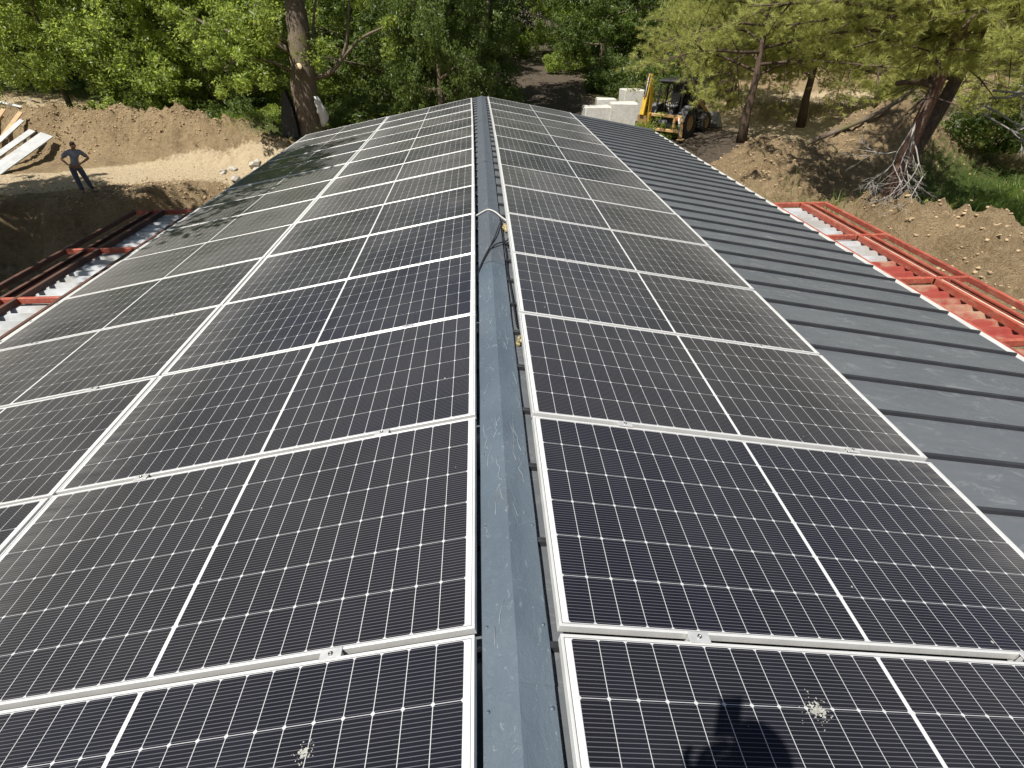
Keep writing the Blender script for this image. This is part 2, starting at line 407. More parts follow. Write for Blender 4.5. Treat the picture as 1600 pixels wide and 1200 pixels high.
def terrain(x, y):
    x = np.asarray(x, float); y = np.asarray(y, float)
    z = -3.45 + .1 * np.logaddexp(0, (y - 31) / 2) * 2
    z = z + .10 * np.logaddexp(0, (-x - 20) / 2) * 2 * sst(y, 22, 32)
    rough = .05 + 0 * x
    # berm on the left, behind the track
    t = np.clip((x + 25) / 17.0, 0, 1); cyb = 28.9 - 2.6 * t
    b = np.exp(-((y - cyb - .5 * vnoise(x * .4, y * 0)) / 1.55) ** 2) * sst(x, -27, -22.5) * (1 - sst(x, -9.0, -5.5)) * (1.55 + .55 * vnoise(x * .55 + 3, 0 * y))
    z = z + b; rough = rough + .34 * np.clip(b, 0, 1)
    # pit beside the building on the left
    e = pit_edge(x) - y
    p = sst(e, -.15, 1.7) * (1 - sst(x, -5.3, -4.9)) * sst(y, -14, -8)
    z = z - 1.75 * p; rough = rough + .2 * sst(e, -1.0, .6) * (x < -5)
    # heaps on the right
    m1 = 1.7 * gmound(x, y, 10.0, 10.9, 1.8, 2.6, .35) + .5 * gmound(x, y, 8.8, 6.8, 1.7, 3.0)
    m2 = 1.65 * gmound(x, y, 10.0, 19.0, 2.2, 1.9, .35) + 2.1 * gmound(x, y, 14.6, 20.6, 2.4, 1.9, .3) + 1.1 * gmound(x, y, 8.2, 15.3, 1.6, 2.6, .2) + 1.2 * gmound(x, y, 17.5, 21.5, 3.2, 1.7)
    m3 = 1.4 * gmound(x, y, -2.9, 27.2, 2.8, 1.9)
    z = z + m3; rough = rough + .15 * np.clip(m3, 0, 1)
    z = z + m1 + m2; rough = rough + .26 * np.clip(m1 + m2, 0, 1.0)
    rough = rough + .16 * gmound(x, y, 9, 14, 5, 8)
    rough = rough * (1 - .0 * x)
    fx_ = x + .15 * vnoise(x * 3, y * 3); fy_ = y + .15 * vnoise(x * 3 + 9, y * 3)
    z = z + np.clip(rough, 0, .30) * (.55 * np.abs(vnoise(fx_ * 3.7, fy_ * 3.7)) + .42 * np.abs(vnoise(fx_ * 6.3 + 3, fy_ * 6.3)) + .30 * vnoise(fx_ * 9.5, fy_ * 9.5 + 4) - .2) * 1.9
    z = z + rough * (1.2 * fbm(x * .8, y * .8, 3) + .9 * fbm(x * 2.3 + 5, y * 2.3, 4)) + .12 * fbm(x * .25, y * .25, 2)
    # built-up floor under the building
    u = sst(x, -4.9, -4.7) * (1 - sst(x, 4.7, 4.9)) * (1 - sst(y, 16.0, 16.4))
    z = z * (1 - u) + (-3.6) * u
    return z
def tz(x, y): return float(terrain(np.array([x]), np.array([y]))[0])
def zone(x, y):
    g = sst(y - (33 - .1 * x), -2, 4) * .85 * (1 - .85 * sst(x, 9, 14) * (1 - sst(y, 46, 54)))                               # woodland floor
    g = np.maximum(g, gmound(x, y, 19.5, 14.0, 6.0, 5.5) * 2.2)           # green slope on the right
    g = np.maximum(g, gmound(x, y, -7.5, 26.5, 3.5, 1.6) * .9)
    g = np.maximum(g, gmound(x, y, -24.5, 33, 6, 2.5) * .75)
    g = np.maximum(g, gmound(x, y, -3, 30, 4.5, 1.8) * .7)
    g = np.maximum(g, gmound(x, y, 12.6, 6.0, 1.6, 2.4) * 1.2)
    r = np.exp(-((y - 23.3 - .1 * (x + 12) - .5 * np.sin(x * .4)) / 1.75) ** 4) * (1 - sst(x, -9.5, -7))
    r = np.maximum(r, .95 * np.exp(-(((x - 23) / 13) ** 4)) * np.exp(-((y - 32) / 9.5) ** 4))
    r = np.maximum(r, .6 * gmound(x, y, -27, 36, 6, 5)); r = np.maximum(r, .5 * gmound(x, y, -24, 27, 4, 3))
    px = 4.6 + .03 * (y - 35) + .6 * np.sin(y * .11)
    k = np.exp(-((x - px) / (2.9 + .02 * y)) ** 4) * sst(y, 17, 20)
    k = np.maximum(k, gmound(x, y, 6.5, 29, 7.5, 9) * 1.3)
    return np.clip(g * (1 - .9 * np.clip(k, 0, 1)) * (1 - .9 * np.clip(r, 0, 1)), 0, 1), np.clip(r, 0, 1), np.clip(k, 0, 1)
def build_ground():
    xs = np.concatenate([[-600, -300, -150, -90, -60, -45], np.arange(-36, -28, .5), np.arange(-28, -24, .2), np.arange(-24, -5, .085), np.arange(-5, 5.5, .3), np.arange(5.5, 20, .085), np.arange(20, 28, .2), np.arange(28, 36, .5), [45, 60, 90, 150, 300, 600]])
    ys = np.concatenate([[-400, -150, -60, -30, -15, -8, -4], np.arange(-2, 3, .5), np.arange(3, 6, .15), np.arange(6, 31, .085), np.arange(31, 33, .15), np.arange(33, 48, .3), np.arange(48, 100, 1.0), [110, 130, 160, 220, 350, 600]])
    X, Y = np.meshgrid(xs, ys); Z = terrain(X, Y); Z = np.minimum(Z, 5 + 0 * Z)
    V = np.stack([X, Y, Z], -1).reshape(-1, 3); nx = len(xs); ny = len(ys)
    i, j = np.meshgrid(np.arange(nx - 1), np.arange(ny - 1)); a = (j * nx + i).ravel()
    F = np.stack([a, a + 1, a + nx + 1, a + nx], 1)
    me = np_mesh('ground', V, F, M['ground'], smooth=True)
    ca = me.color_attributes.new('zone', 'FLOAT_COLOR', 'POINT')
    g, r, k = zone(V[:, 0], V[:, 1]); ca.data.foreach_set('color', np.stack([g, r, k, np.ones_like(g)], 1).astype(np.float32).ravel())
    tag(link_mesh('ground', me), kind='structure')
build_ground()

# ------------------------------------------------------------------ the building under the panels
SL = 0.1825; CS, SN = math.cos(SL), math.sin(SL)
PAN = 0.100            # roof pan below the plane of the panel faces
LEN_R, LEN_L = 4.90, 4.97; Y0, Y1 = -3.0, 16.42
def rp(s, u, y, h):   # point on a roof side: u down the slope from the ridge, h above the pan
    return Vector((s * (u * CS + (h - PAN) * SN), y, -u * SN + (h - PAN) * CS))
def build_building():
    b = empty('workshop_building', (0, 8, -3.6))
    tag(b, 'long workshop under a low gabled grey steel roof carrying the solar panels', 'building')
    off = Vector((0, -8, 3.6))
    def done(mb, name, mats): mb.v = [tuple(Vector(p) + off) for p in mb.v]; return mb.build(name, mats, b)
    for s, L in ((1, LEN_R), (-1, LEN_L)):
        mb = MB(); seams = [4.005 + .4335 * k for k in range(-16, 29)]
        # pan: a sheet with thickness, split between seams with a faint crown
        edges = [Y0] + seams + [Y1]
        for y0, y1 in zip(edges[:-1], edges[1:]):
            n = 4
            for q in range(n):
                ya, yb = y0 + (y1 - y0) * q / n, y0 + (y1 - y0) * (q + 1) / n
                ha, hb = .003 * math.sin(math.pi * q / n), .003 * math.sin(math.pi * (q + 1) / n)
                vs = [rp(s, .02, ya, ha), rp(s, L, ya, ha), rp(s, L, yb, hb), rp(s, .02, yb, hb)]
                mb.add(vs, [(0, 1, 2, 3)] if s > 0 else [(3, 2, 1, 0)])
        for y in seams:
            pr = [(-.013, .001), (-.0115, .026), (-.008, .030), (.008, .030), (.0115, .026), (.013, .001)]; mb.cur = 1
            for (u0, u1) in ((.03, L + .012),):
                mb.prism([rp(s, u0, y + a, h) for a, h in pr], rp(s, u1, 0, 0) - rp(s, u0, 0, 0))
        done(mb, 'roof_panel', [M['roof'], M['seam']])
        e = MB()   # bright eave trim: flat lip and drop
        e.prism([rp(s, L - .045, Y0, -.003), rp(s, L + .125, Y0, -.003), rp(s, L + .125, Y0, -.075), rp(s, L + .120, Y0, -.075), rp(s, L + .120, Y0, -.012), rp(s, L - .045, Y0, -.012)], (0, Y1 - Y0, 0))
        done(e, 'eave_trim', M['trim'])
        e = MB()   # foam core of the roof sandwich
        e.prism([rp(s, .02, Y0 + .01, -.014), rp(s, L - .01, Y0 + .01, -.014), rp(s, L - .01, Y0 + .01, -.07), rp(s, .02, Y0 + .01, -.07)], (0, Y1 - Y0 - .02, 0))
        done(e, 'roof_core', M['wall'])
        v = MB()   # verge flashing on the far gable
        v.prism([rp(s, .03, Y1 - .03, .046), rp(s, L, Y1 - .03, .046), rp(s, L, Y1 - .03, -.09), rp(s, .03, Y1 - .03, -.09)], (0, .05, 0))
        done(v, 'verge_flashing', M['roof'])
        wl = MB(); wl.box((s * 4.62, (Y0 + Y1) / 2, -2.6), (.18, Y1 - Y0 - .4, 2.9)); done(wl, 'side_wall', M['wall'])
    for y in (Y0 + .25, Y1 - .25):
        g = MB(); g.prism([(-4.5, y - .09, -4.0), (4.5, y - .09, -4.0), (4.5, y - .09, -1.06), (0, y - .09, -.24), (-4.5, y - .09, -1.06)], (0, .18, 0)); done(g, 'gable_wall', M['wall'])
    # ridge cap in overlapping lengths, slightly dented
    cx = -.025; cuts = [-2.9, .83, 2.68, 4.28, 6.2, 8.15, 10.1, 12.05, 14.0, 16.40]
    r2 = random.Random(3)
    for i, (y0, y1) in enumerate(zip(cuts[:-1], cuts[1:])):
        mb = MB(); ys = np.linspace(y0, y1 + (.06 if i < len(cuts) - 2 else 0), 15); lift = .0025 * (i % 2)
        prof = [(-.112, -.090), (-.110, -.082), (-.055, -.064), (0, -.044), (.055, -.064), (.110, -.082), (.112, -.088)]
        vs = []; 
        for j, y in enumerate(ys):
            for k, (px, pz) in enumerate(prof):
                d = 0 if k in (0, 6) else r2.uniform(-.0022, .0022)
                vs.append((cx + px + (r2.uniform(-.0012, .0012)), y, pz + d + lift))
        m = len(prof); fs = [(j * m + k, j * m + k + 1, (j + 1) * m + k + 1, (j + 1) * m + k) for j in range(len(ys) - 1) for k in range(m - 1)]
        mb.add(vs, fs)
        for sx in (-1, 1):      # screws along both edges
            for y in np.arange(y0 + .2, y1, .433): mb.cyl((cx + sx * .095, y, -.085), (cx + sx * .095, y, -.073 + lift), .006, 8)
        mb.cur = 1
        if y0 < 6:      # wrinkles of the protective film
            for q in range(16):
                sx = -1 if q % 3 else 1; px = sx * r2.uniform(.012, .095); py = r2.uniform(y0 + .1, y1 - .1); pl = []
                for k in range(r2.randint(3, 6)):
                    pl.append((cx + px, py, -.044 - abs(px) * .345 + lift + .0008)); px = sx * min(.10, max(.008, abs(px) + r2.uniform(-.018, .018))); py += r2.uniform(.02, .07)
                mb.tube(pl, r2.uniform(.0007, .0016), 4)
        done(mb, 'ridge_cap', [M['cap'], M['film']])
build_building()

# ------------------------------------------------------------------ solar panels
PF = dict(Yf=15.9831, p=1.154, oR=.14, oL=.2811, rR=-.0006, rL=.0085, bR=.0299, bL=-.024, dYL=.0125)
def arr_uv(s, d, k):
    o, rot, b = (PF['oR'], PF['rR'], PF['bR']) if s > 0 else (PF['oL'], PF['rL'], PF['bL'])
    v = -k * PF['p']; t = k * PF['p'] / 14
    return o + d * math.cos(rot) - s * v * math.sin(rot) + b * 4 * t * (1 - t), PF['Yf'] + (0 if s > 0 else PF['dYL']) + v * math.cos(rot) + s * d * math.sin(rot)
def panel_meshes():
    T = .035; lip = .010
    f = MB()
    for (x0, x1, y0, y1) in ((0, PW, 0, lip), (0, PW, PH - lip, PH), (0, lip, lip, PH - lip), (PW - lip, PW, lip, PH - lip)):
        f.box(((x0 + x1) / 2, (y0 + y1) / 2, -T / 2), (x1 - x0, y1 - y0, T), bev=.0012)
    fm = f.mesh('frame', M['alu'])
    g = MB(); g.add([(lip - .001, lip - .001, -.0018), (PW - lip + .001, lip - .001, -.0018), (PW - lip + .001, PH - lip + .001, -.0018), (lip - .001, PH - lip + .001, -.0018),
                     (lip - .001, lip - .001, -.006), (PW - lip + .001, lip - .001, -.006), (PW - lip + .001, PH - lip + .001, -.006), (lip - .001, PH - lip + .001, -.006)],
                    [(0, 1, 2, 3), (7, 6, 5, 4)])
    gm = g.mesh('cell_sheet', M['cells']); ul = gm.uv_layers.new(name='UVMap')
    for lp in gm.loops: co = gm.vertices[lp.vertex_index].co; ul.data[lp.index].uv = (co.x, co.y)
    c = MB()  # mid clamp bridging a joint, centred on it
    c.box((0, 0, .0025), (.075, .040, .004), bev=.0012); c.box((0, 0, -.016), (.070, .012, .034)); c.cur = 1
    c.lathe((0, 0, .0045), (0, 0, 1), [(0, .0075), (.005, .0075), (.006, .006), (.006, .0035), (.002, .003), (.002, 0.0001)], 10)
    cm = c.mesh('clamp', [M['clamp'], M['bolt']])
    r = MB(); r.box((0, 0, -.0495), (.045, .40, .028)); rm = r.mesh('mini_rail', M['alu'])
    return fm, gm, cm, rm
FM, GM, CM, RM = panel_meshes()
ORD = ['nearest', 'second nearest', 'third nearest', 'fourth nearest', 'fifth nearest', 'sixth nearest', 'seventh nearest', 'seventh farthest', 'sixth farthest', 'fifth farthest', 'fourth farthest', 'third farthest', 'second farthest', 'farthest']
def basis(s, psi):
    x = Vector((s * CS, 0, -SN)); y = Vector((0, s, 0)); z = x.cross(y)
    c, d = math.cos(psi), math.sin(psi); x2 = x * c + y * d; y2 = y * c - x * d
    return x2, y2, z
def build_panels():
    n_rows = 14; rr = random.Random(21)
    colname = {(1, 0): 'right of the ridge cap', (-1, 0): 'left of the ridge cap', (-1, 1): 'along the left eave'}
    for (s, col) in ((1, 0), (-1, 0), (-1, 1)):
        for i in range(n_rows):
            k = i + 1 if s > 0 else i       # joint that carries the local origin (near edge right, far edge left)
            d = col * (PW + .010)
            u, y = arr_uv(s, d, k + (0 if s > 0 else .0108)); 
            if s > 0: y += .0125
            ua, ya = arr_uv(s, d, i); ub, yb = arr_uv(s, d, i + 1)
            psi = (-(ua - ub) / (ya - yb)) if s > 0 else ((ua - ub) / (ya - yb))
            psi += rr.uniform(-.0006, .0006)
            x2, y2, z2 = basis(s, psi)
            o = Vector((s * u * CS, y, -u * SN)) + z2 * rr.uniform(-.0025, .0025)
            # tiny individual tilt so that reflections break from panel to panel
            e = empty('solar_panel'); m = Matrix.Identity(4)
            q = Matrix.Rotation(rr.uniform(-.0035, .0035), 3, 'X') @ Matrix.Rotation(rr.uniform(-.0015, .0015), 3, 'Y')
            for a in range(3):
                m[a][0] = x2[a]; m[a][1] = y2[a]; m[a][2] = z2[a]; m[a][3] = o[a]
            m = m @ q.to_4x4(); e.matrix_world = m
            row = ORD[13 - i]
            tag(e, f'solar panel in the column {colname[(s, col)]}, {row} in its column', 'solar panel', 'solar panels mounted on the roof')
            fr = link_mesh('frame', FM, e); gl = link_mesh('cell_sheet', GM, e)
            for cu in (.213, .787):
                link_mesh('clamp', CM, e, (PW * cu + rr.uniform(-.012, .012), -.0125 if s > 0 else PH + .0125, 0))
                link_mesh('mini_rail', RM, e, (PW * cu, -.0125 if s > 0 else PH + .0125, 0))
            if s > 0 and i == 13: add_splat(e, .80, .925, .026, 150)
            if s < 0 and col == 0 and i == 13: add_splat(e, .50, .275, .018, 70)
            if s > 0 and i == 6: add_splat(e, .52, .03, .025, 18)
def add_splat(e, x, y, r, n):
    rr = random.Random(n); mb = MB()
    for q in range(n):
        a = rr.uniform(0, 6.28); d = abs(rr.gauss(0, r)); cx, cy = x + d * math.cos(a), y + d * math.sin(a); q_ = rr.uniform(.0012, .0042) * (1.2 if d < r else .6)
        k = 6; pts = [(cx + q_ * rr.uniform(.6, 1.3) * math.cos(t), cy + q_ * rr.uniform(.6, 1.3) * math.sin(t), -.0012) for t in [6.283 * j / k for j in range(k)]]
        mb.prism(pts, (0, 0, rr.uniform(.0002, .0006)))
    mb.build('bird_dropping', M['splat'], e)['kind'] = 'stuff'
build_panels()

# ------------------------------------------------------------------ cables on the ridge
def spline(pts, n=8):
    P = [Vector(p) for p in pts]; out = []
    for i in range(len(P) - 1):
        p0, p1, p2, p3 = P[max(i - 1, 0)], P[i], P[i + 1], P[min(i + 2, len(P) - 1)]
        for j in range(n):
            t = j / n; out.append(.5 * ((2 * p1) + (-p0 + p2) * t + (2 * p0 - 5 * p1 + 4 * p2 - p3) * t * t + (-p0 + 3 * p1 - 3 * p2 + p3) * t ** 3))
    out.append(P[-1]); return out
def build_cables():
    mb = MB(); mb.tube(spline([(-.20, 5.62, -.085), (-.14, 5.66, -.068), (-.08, 5.70, -.046), (-.025, 5.72, -.034), (.04, 5.68, -.046), (.10, 5.56, -.062), (.16, 5.44, -.075)]), .0085, 8)
    tag(mb.build('white_cable', M['wcable']), 'pale grey cable arched across the ridge cap', 'cable')
    mb = MB(); mb.tube(spline([(.115, 5.50, -.075), (.07, 5.25, -.052), (.03, 4.95, -.040), (-.03, 4.62, -.040), (-.08, 4.42, -.052), (-.115, 4.24, -.060), (-.15, 4.05, -.095)]), .0058, 8)
    tag(mb.build('black_cable', M['cable']), 'black cable crossing the ridge cap, the farther and straighter one', 'cable', 'black cables on the ridge')
    mb = MB(); mb.tube(spline([(.165, 5.02, -.085), (.13, 4.86, -.074), (.09, 4.78, -.060), (.05, 4.72, -.046), (0, 4.62, -.037), (-.045, 4.50, -.044), (-.09, 4.35, -.053), (-.125, 4.2, -.066), (-.155, 4.0, -.1)]), .0062, 8)
    tag(mb.build('black_cable', M['cable']), 'black cable crossing the ridge cap, the nearer one with an S bend', 'cable', 'black cables on the ridge')
    mb = MB(); mb.tube(spline([(.105, 5.50, -.088), (.098, 5.1, -.09), (.105, 4.8, -.085), (.108, 4.5, -.088), (.10, 4.2, -.09), (.108, 3.9, -.092), (.115, 3.5, -.09), (.118, 3.2, -.095)]), .006, 8)
    mb.tube(spline([(.105, 4.8, -.085), (.13, 4.76, -.07), (.15, 4.73, -.075), (.135, 4.69, -.08), (.11, 4.7, -.08)]), .006, 8)
    tag(mb.build('black_cable', M['cable']), 'black cable running along the right edge of the ridge cap', 'cable', 'black cables on the ridge')
    for (x, y, sc, lab) in ((.125, 5.30, .05, 'crumbled yellow foam lump beside the arched grey cable'), (.118, 3.02, .03, 'small yellow foam lump right of the ridge cap, the nearer one')):
        bm = MB(); rr = random.Random(int(y * 10))
        for q in range(7):
            bm.lathe((x + rr.uniform(-.5, .5) * sc, y + rr.uniform(-1.6, 1.6) * sc, -.112), (rr.uniform(-.3, .3), rr.uniform(-.3, .3), 1), [(0, .3 * sc), (.25 * sc, .42 * sc), (.6 * sc, .3 * sc), (.8 * sc, .01)], 7)
        tag(bm.build('foam_lump', M['foam']), lab, 'foam')
build_cables()

# ------------------------------------------------------------------ red steel frames beside both eaves
def build_frames():
    for s, ys, xi, xm, xn, xo, nm in ((1, (9.41, 7.68, 6.04, 4.46, 2.9, 1.3), 5.065, 5.58, 5.77, 6.03, 'right'), (-1, (9.78, 7.86, 6.17, 4.5, 2.9, 1.3), -5.14, -5.68, -5.87, -6.17, 'left')):
        zt = -1.08; e = empty('steel_frame', (s * 5.5, 5.5, zt))
        tag(e, f'red painted ladder-like steel frame beside the {nm} eave, ' + ('bright in the sun' if s > 0 else 'its rails dark brown'), 'steel frame', 'red steel frames beside the eaves')
        off = Vector((-s * 5.5, -5.5, -zt))
        def part(mb, name, m):
            mb.v = [tuple(Vector(p) + off) for p in mb.v]; return mb.build(name, m, e)
        for nme, x, wd, h in (('inner_rail', xi, .05, .09), ('middle_rail', xm, .05, .075), ('purlin', xn, .045, .06), ('outer_rail', xo, .05, .07)):
            mb = MB(); hh = h
            if nme in ('purlin', 'middle_rail'):   # lipped channel, open side outwards
                sgn = s if nme == 'middle_rail' else -s; t = .005
                prof = [(-wd / 2, 0), (wd / 2, 0), (wd / 2, -.02), (wd / 2 - t, -.02), (wd / 2 - t, -t), (-wd / 2 + t, -t), (-wd / 2 + t, -h + t), (wd / 2 - t, -h + t), (wd / 2 - t, -h + .02), (wd / 2, -h + .02), (wd / 2, -h), (-wd / 2, -h)]
                mb.prism([(x + sgn * a, 1.0, zt + b - .004) for a, b in prof], (0, ys[0] - 1.0, 0))
            else:
                mb.box((x, (ys[0] + 1.0) / 2, zt - h / 2), (wd, ys[0] - 1.0, h), bev=.006)
            part(mb, nme, M['red'] if s > 0 else M['brown_steel'])  # left rails in dark brown steel, right ones in red primer
        for y in ys:
            mb = MB(); mb.box(((xi + xo) / 2, y, zt - .042), (abs(xo - xi) - .05, .05, .075), bev=.006)
            for x in (xm, xn): mb.box((x + s * .0, y - .045, zt - .05), (.05, .03, .085), bev=.003)
            part(mb, 'cross_beam', M['red'])
            mb = MB(); mb.prism([(s * 4.70, y - .02, zt - .12), (xi, y - .02, zt - .12), (s * 4.70, y - .02, zt - .5)], (0, .04, 0)); part(mb, 'bracket', M['red'])
        if s > 0:
            mb = MB(); mb.cyl((xn - .10, 1.0, zt - .055), (xn - .10, ys[0] - .05, zt - .055), .028, 12); part(mb, 'pipe', M['pipe'])
        else:
            mb = MB(); mb.cyl((xn + .10, 1.0, zt - .075), (xn + .10, ys[0] - .05, zt - .075), .02, 12); part(mb, 'pipe', M['red'])
        # corrugated sheets lying on the cross beams' flanges
        spans = ((ys[0] - .05, ys[1] + .05, 'w'), (ys[1] - .05, (ys[1] + ys[2]) / 2 - .05, 'w'), ((ys[1] + ys[2]) / 2 - .06, ys[2] + .05, 'r'), (ys[2] - .05, ys[3] + .05, 'r'), (ys[3] - .05, ys[4] + .05, 'r')) if s > 0 else \
                tuple((ys[i] - .05, ys[i + 1] + .05, 'w') for i in range(4))
        lab_r = ['white corrugated sheet in the far bay of the right frame', 'short white corrugated sheet meeting a red sheet in the right frame', 'red corrugated sheet next to the short white sheet', 'dusty red corrugated sheet in the third bay of the right frame', 'red corrugated sheet in the nearest bay of the right frame']
        lab_l = ['white corrugated sheet in the far bay of the left frame', 'white corrugated sheet in the second bay of the left frame', 'white corrugated sheet in the third bay of the left frame', 'white corrugated sheet in the nearest bay of the left frame']
        for j, (ya, yb, c) in enumerate(spans):
            mb = MB(); L = ya - yb; n = max(3, int(round(L / .19))); pit = L / n; zs = zt - .125; vs = []
            x0, x1 = xi + s * .032, xm + s * .06
            prof = []
            for q in range(n):
                b0 = yb + q * pit; prof += [(b0, 0), (b0 + pit * .42, 0), (b0 + pit * .54, .045), (b0 + pit * .88, .045)]
            prof.append((ya, 0))
            for (yy, zz) in prof: vs += [(x0, yy, zs + zz), (x1, yy, zs + zz)]
            for (yy, zz) in prof: vs += [(x0, yy, zs + zz - .002), (x1, yy, zs + zz - .002)]
            m = len(prof); fs = []
            for q in range(m - 1):
                fs.append((2 * q, 2 * q + 1, 2 * q + 3, 2 * q + 2)); fs.append((2 * m + 2 * q + 2, 2 * m + 2 * q + 3, 2 * m + 2 * q + 1, 2 * m + 2 * q))
            mb.add(vs, fs)
            tag(mb.build('corrugated_sheet', M['wsheet'] if c == 'w' else M['rsheet']), (lab_r if s > 0 else lab_l)[j], 'metal sheet', 'corrugated sheets in the frames')
build_frames()

# ------------------------------------------------------------------ trees and plants
def grow(rr, base, height, spread, tr, limbs, sub, lean=(0, 0), first=.22, droop=0.0, up=.55):
    """skeleton: list of (points, radii), and the tips that carry leaves"""
    segs = []; tips = []
    n = 7; trunk = []
    for i in range(n):
        t = i / (n - 1)
        trunk.append(Vector((lean[0] * t * height + rr.gauss(0, .02) * height * t, lean[1] * t * height + rr.gauss(0, .02) * height * t, t * height * .86)))
    rad = [tr * (1.25 if i == 0 else 1) * (1 - .88 * i / (n - 1)) for i in range(n)]
    segs.append((trunk, rad))
    for k in range(limbs):
        t = first + (1 - first) * (k + rr.random()) / limbs * .97
        p = trunk[min(int(t * (n - 1)), n - 2)].lerp(trunk[min(int(t * (n - 1)) + 1, n - 1)], t * (n - 1) % 1)
        az = k * 2.4 + rr.uniform(-.5, .5); L = spread * (1.0 - .55 * max(0, t - .35)) * rr.uniform(.75, 1.1)
        el = up * (.3 + t) + rr.uniform(-.15, .15)
        d = Vector((math.cos(az) * math.cos(el), math.sin(az) * math.cos(el), math.sin(el)))
        pts = [p]; q = p.copy()
        for j in range(5):
            d = (d + Vector((rr.gauss(0, .16), rr.gauss(0, .16), rr.gauss(0, .12) - droop * (j / 4)))).normalized(); q = q + d * L / 5; pts.append(q.copy())
        r0 = tr * .42 * (1 - .6 * t); segs.append((pts, [r0 * (1 - .8 * j / 5) for j in range(6)]))
        tips.append(pts[-1])
        for m in range(sub):
            j = 1 + int(rr.random() * 4); b = pts[j]; az2 = rr.uniform(0, 6.283)
            d2 = ((pts[j + 1] - b).normalized() * .8 + Vector((math.cos(az2), math.sin(az2), rr.uniform(-.5, .7) - droop)) * .8).normalized(); L2 = L * rr.uniform(.25, .5)
            q2 = [b, b + d2 * L2 * .5 + Vector((0, 0, rr.uniform(-.05, .08) * L2)), b + d2 * L2 + Vector((0, 0, -droop * L2 * .4))]
            segs.append((q2, [r0 * .34, r0 * .22, r0 * .08])); tips += [q2[1], q2[2]]
    return segs, tips
def wood_mesh(name, segs, mat, sides=7):
    mb = MB()
    for pts, rad in segs: mb.tube(pts, [max(r, .006) for r in rad], sides if rad[0] > .05 else 4)
    return mb.mesh(name, mat)
def rand_unit(n):
    v = nrng.normal(size=(n, 3)); return v / np.linalg.norm(v, axis=1, keepdims=True)
def leaf_mesh(name, centres, rad, per, size, mat, up=.25, flat=.75, tintc=None):
    """each cluster: a cloud of pointed leaves"""
    c = np.repeat(np.asarray(centres, float), per, 0); n = len(c)
    rr_ = np.repeat(np.asarray(rad, float) * np.ones(len(centres)), per)
    pos = c + rand_unit(n) * (rr_ * nrng.random(n) ** .45)[:, None] * np.array([1, 1, flat])
    nor = rand_unit(n) + np.array([0, 0, up]); nor /= np.linalg.norm(nor, axis=1, keepdims=True)
    t = np.cross(nor, rand_unit(n)); t /= np.linalg.norm(t, axis=1, keepdims=True); b = np.cross(nor, t)
    s = (size * nrng.uniform(.35, 1.45, n) * (.75 + .5 * np.repeat(nrng.random(len(centres)), per)))[:, None]
    V = np.stack([pos - t * s * .5, pos + b * s * .26 + nor * s * .08, pos + t * s * .6, pos - b * s * .26 + nor * s * .08], 1).reshape(-1, 3)
    F = np.arange(4 * n).reshape(n, 4)
    tc = np.repeat(nrng.random(len(centres)) if tintc is None else tintc, per)
    return np_mesh(name, V, F, mat, np.clip(.55 * tc + .45 * nrng.random(n), 0, 1))
def needle_mesh(name, centres, dirs, per, length, width, mat):
    c = np.repeat(np.asarray(centres), per, 0); d = np.repeat(np.asarray(dirs), per, 0); n = len(c)
    v = d * .75 + rand_unit(n) * .75; v /= np.linalg.norm(v, axis=1, keepdims=True)
    L = (length * nrng.uniform(.6, 1.2, n))[:, None]
    p0 = c + d * (nrng.uniform(-.6, .5, n) * length)[:, None]
    sdir = np.cross(v, rand_unit(n)); sdir /= np.linalg.norm(sdir, axis=1, keepdims=True)
    V = np.stack([p0 - sdir * width * .5, p0 + sdir * width * .5, p0 + v * L + np.array([0, 0, -.12]) * L * .5], 1).reshape(-1, 3)
    F = np.arange(3 * n).reshape(n, 3); tc = np.repeat(nrng.random(len(centres)), per)
    return np_mesh(name, V, F, mat, np.clip(.6 * tc + .4 * nrng.random(n), 0, 1))

def broad_tree_meshes(seed, height, spread, tr, mat, low=.05, per=150, limbs=13, sub=6, size=.15, extra=60, first=.12, lean=(0, 0)):
    rr = random.Random(seed); segs, tips = grow(rr, None, height, spread, tr, limbs, sub, first=first, droop=.10, lean=lean)
    tips = [t for t in tips if t.z > low * height]
    cen = [np.array(t) for t in tips]
    for k in range(extra):     # skirt and shell of the crown, uneven
        az = rr.uniform(0, 6.283); z = rr.uniform(low, .95); rr_ = spread * (1.0 - .8 * abs(z - .42) ** 1.5) * rr.uniform(.55, 1.0)
        cen.append(np.array((math.cos(az) * rr_ + lean[0] * z * height, math.sin(az) * rr_ + lean[1] * z * height, z * height)))
    c2 = []
    for c in cen:
        for q in range(3): c2.append(c + np.array((rr.gauss(0, .45), rr.gauss(0, .45), rr.gauss(-.08, .38))))
    rad = [rr.uniform(.2, .68) for _ in c2]
    return wood_mesh('trunk', segs, M['bark']), leaf_mesh('crown', c2, rad, max(8, per // 3), size, mat)
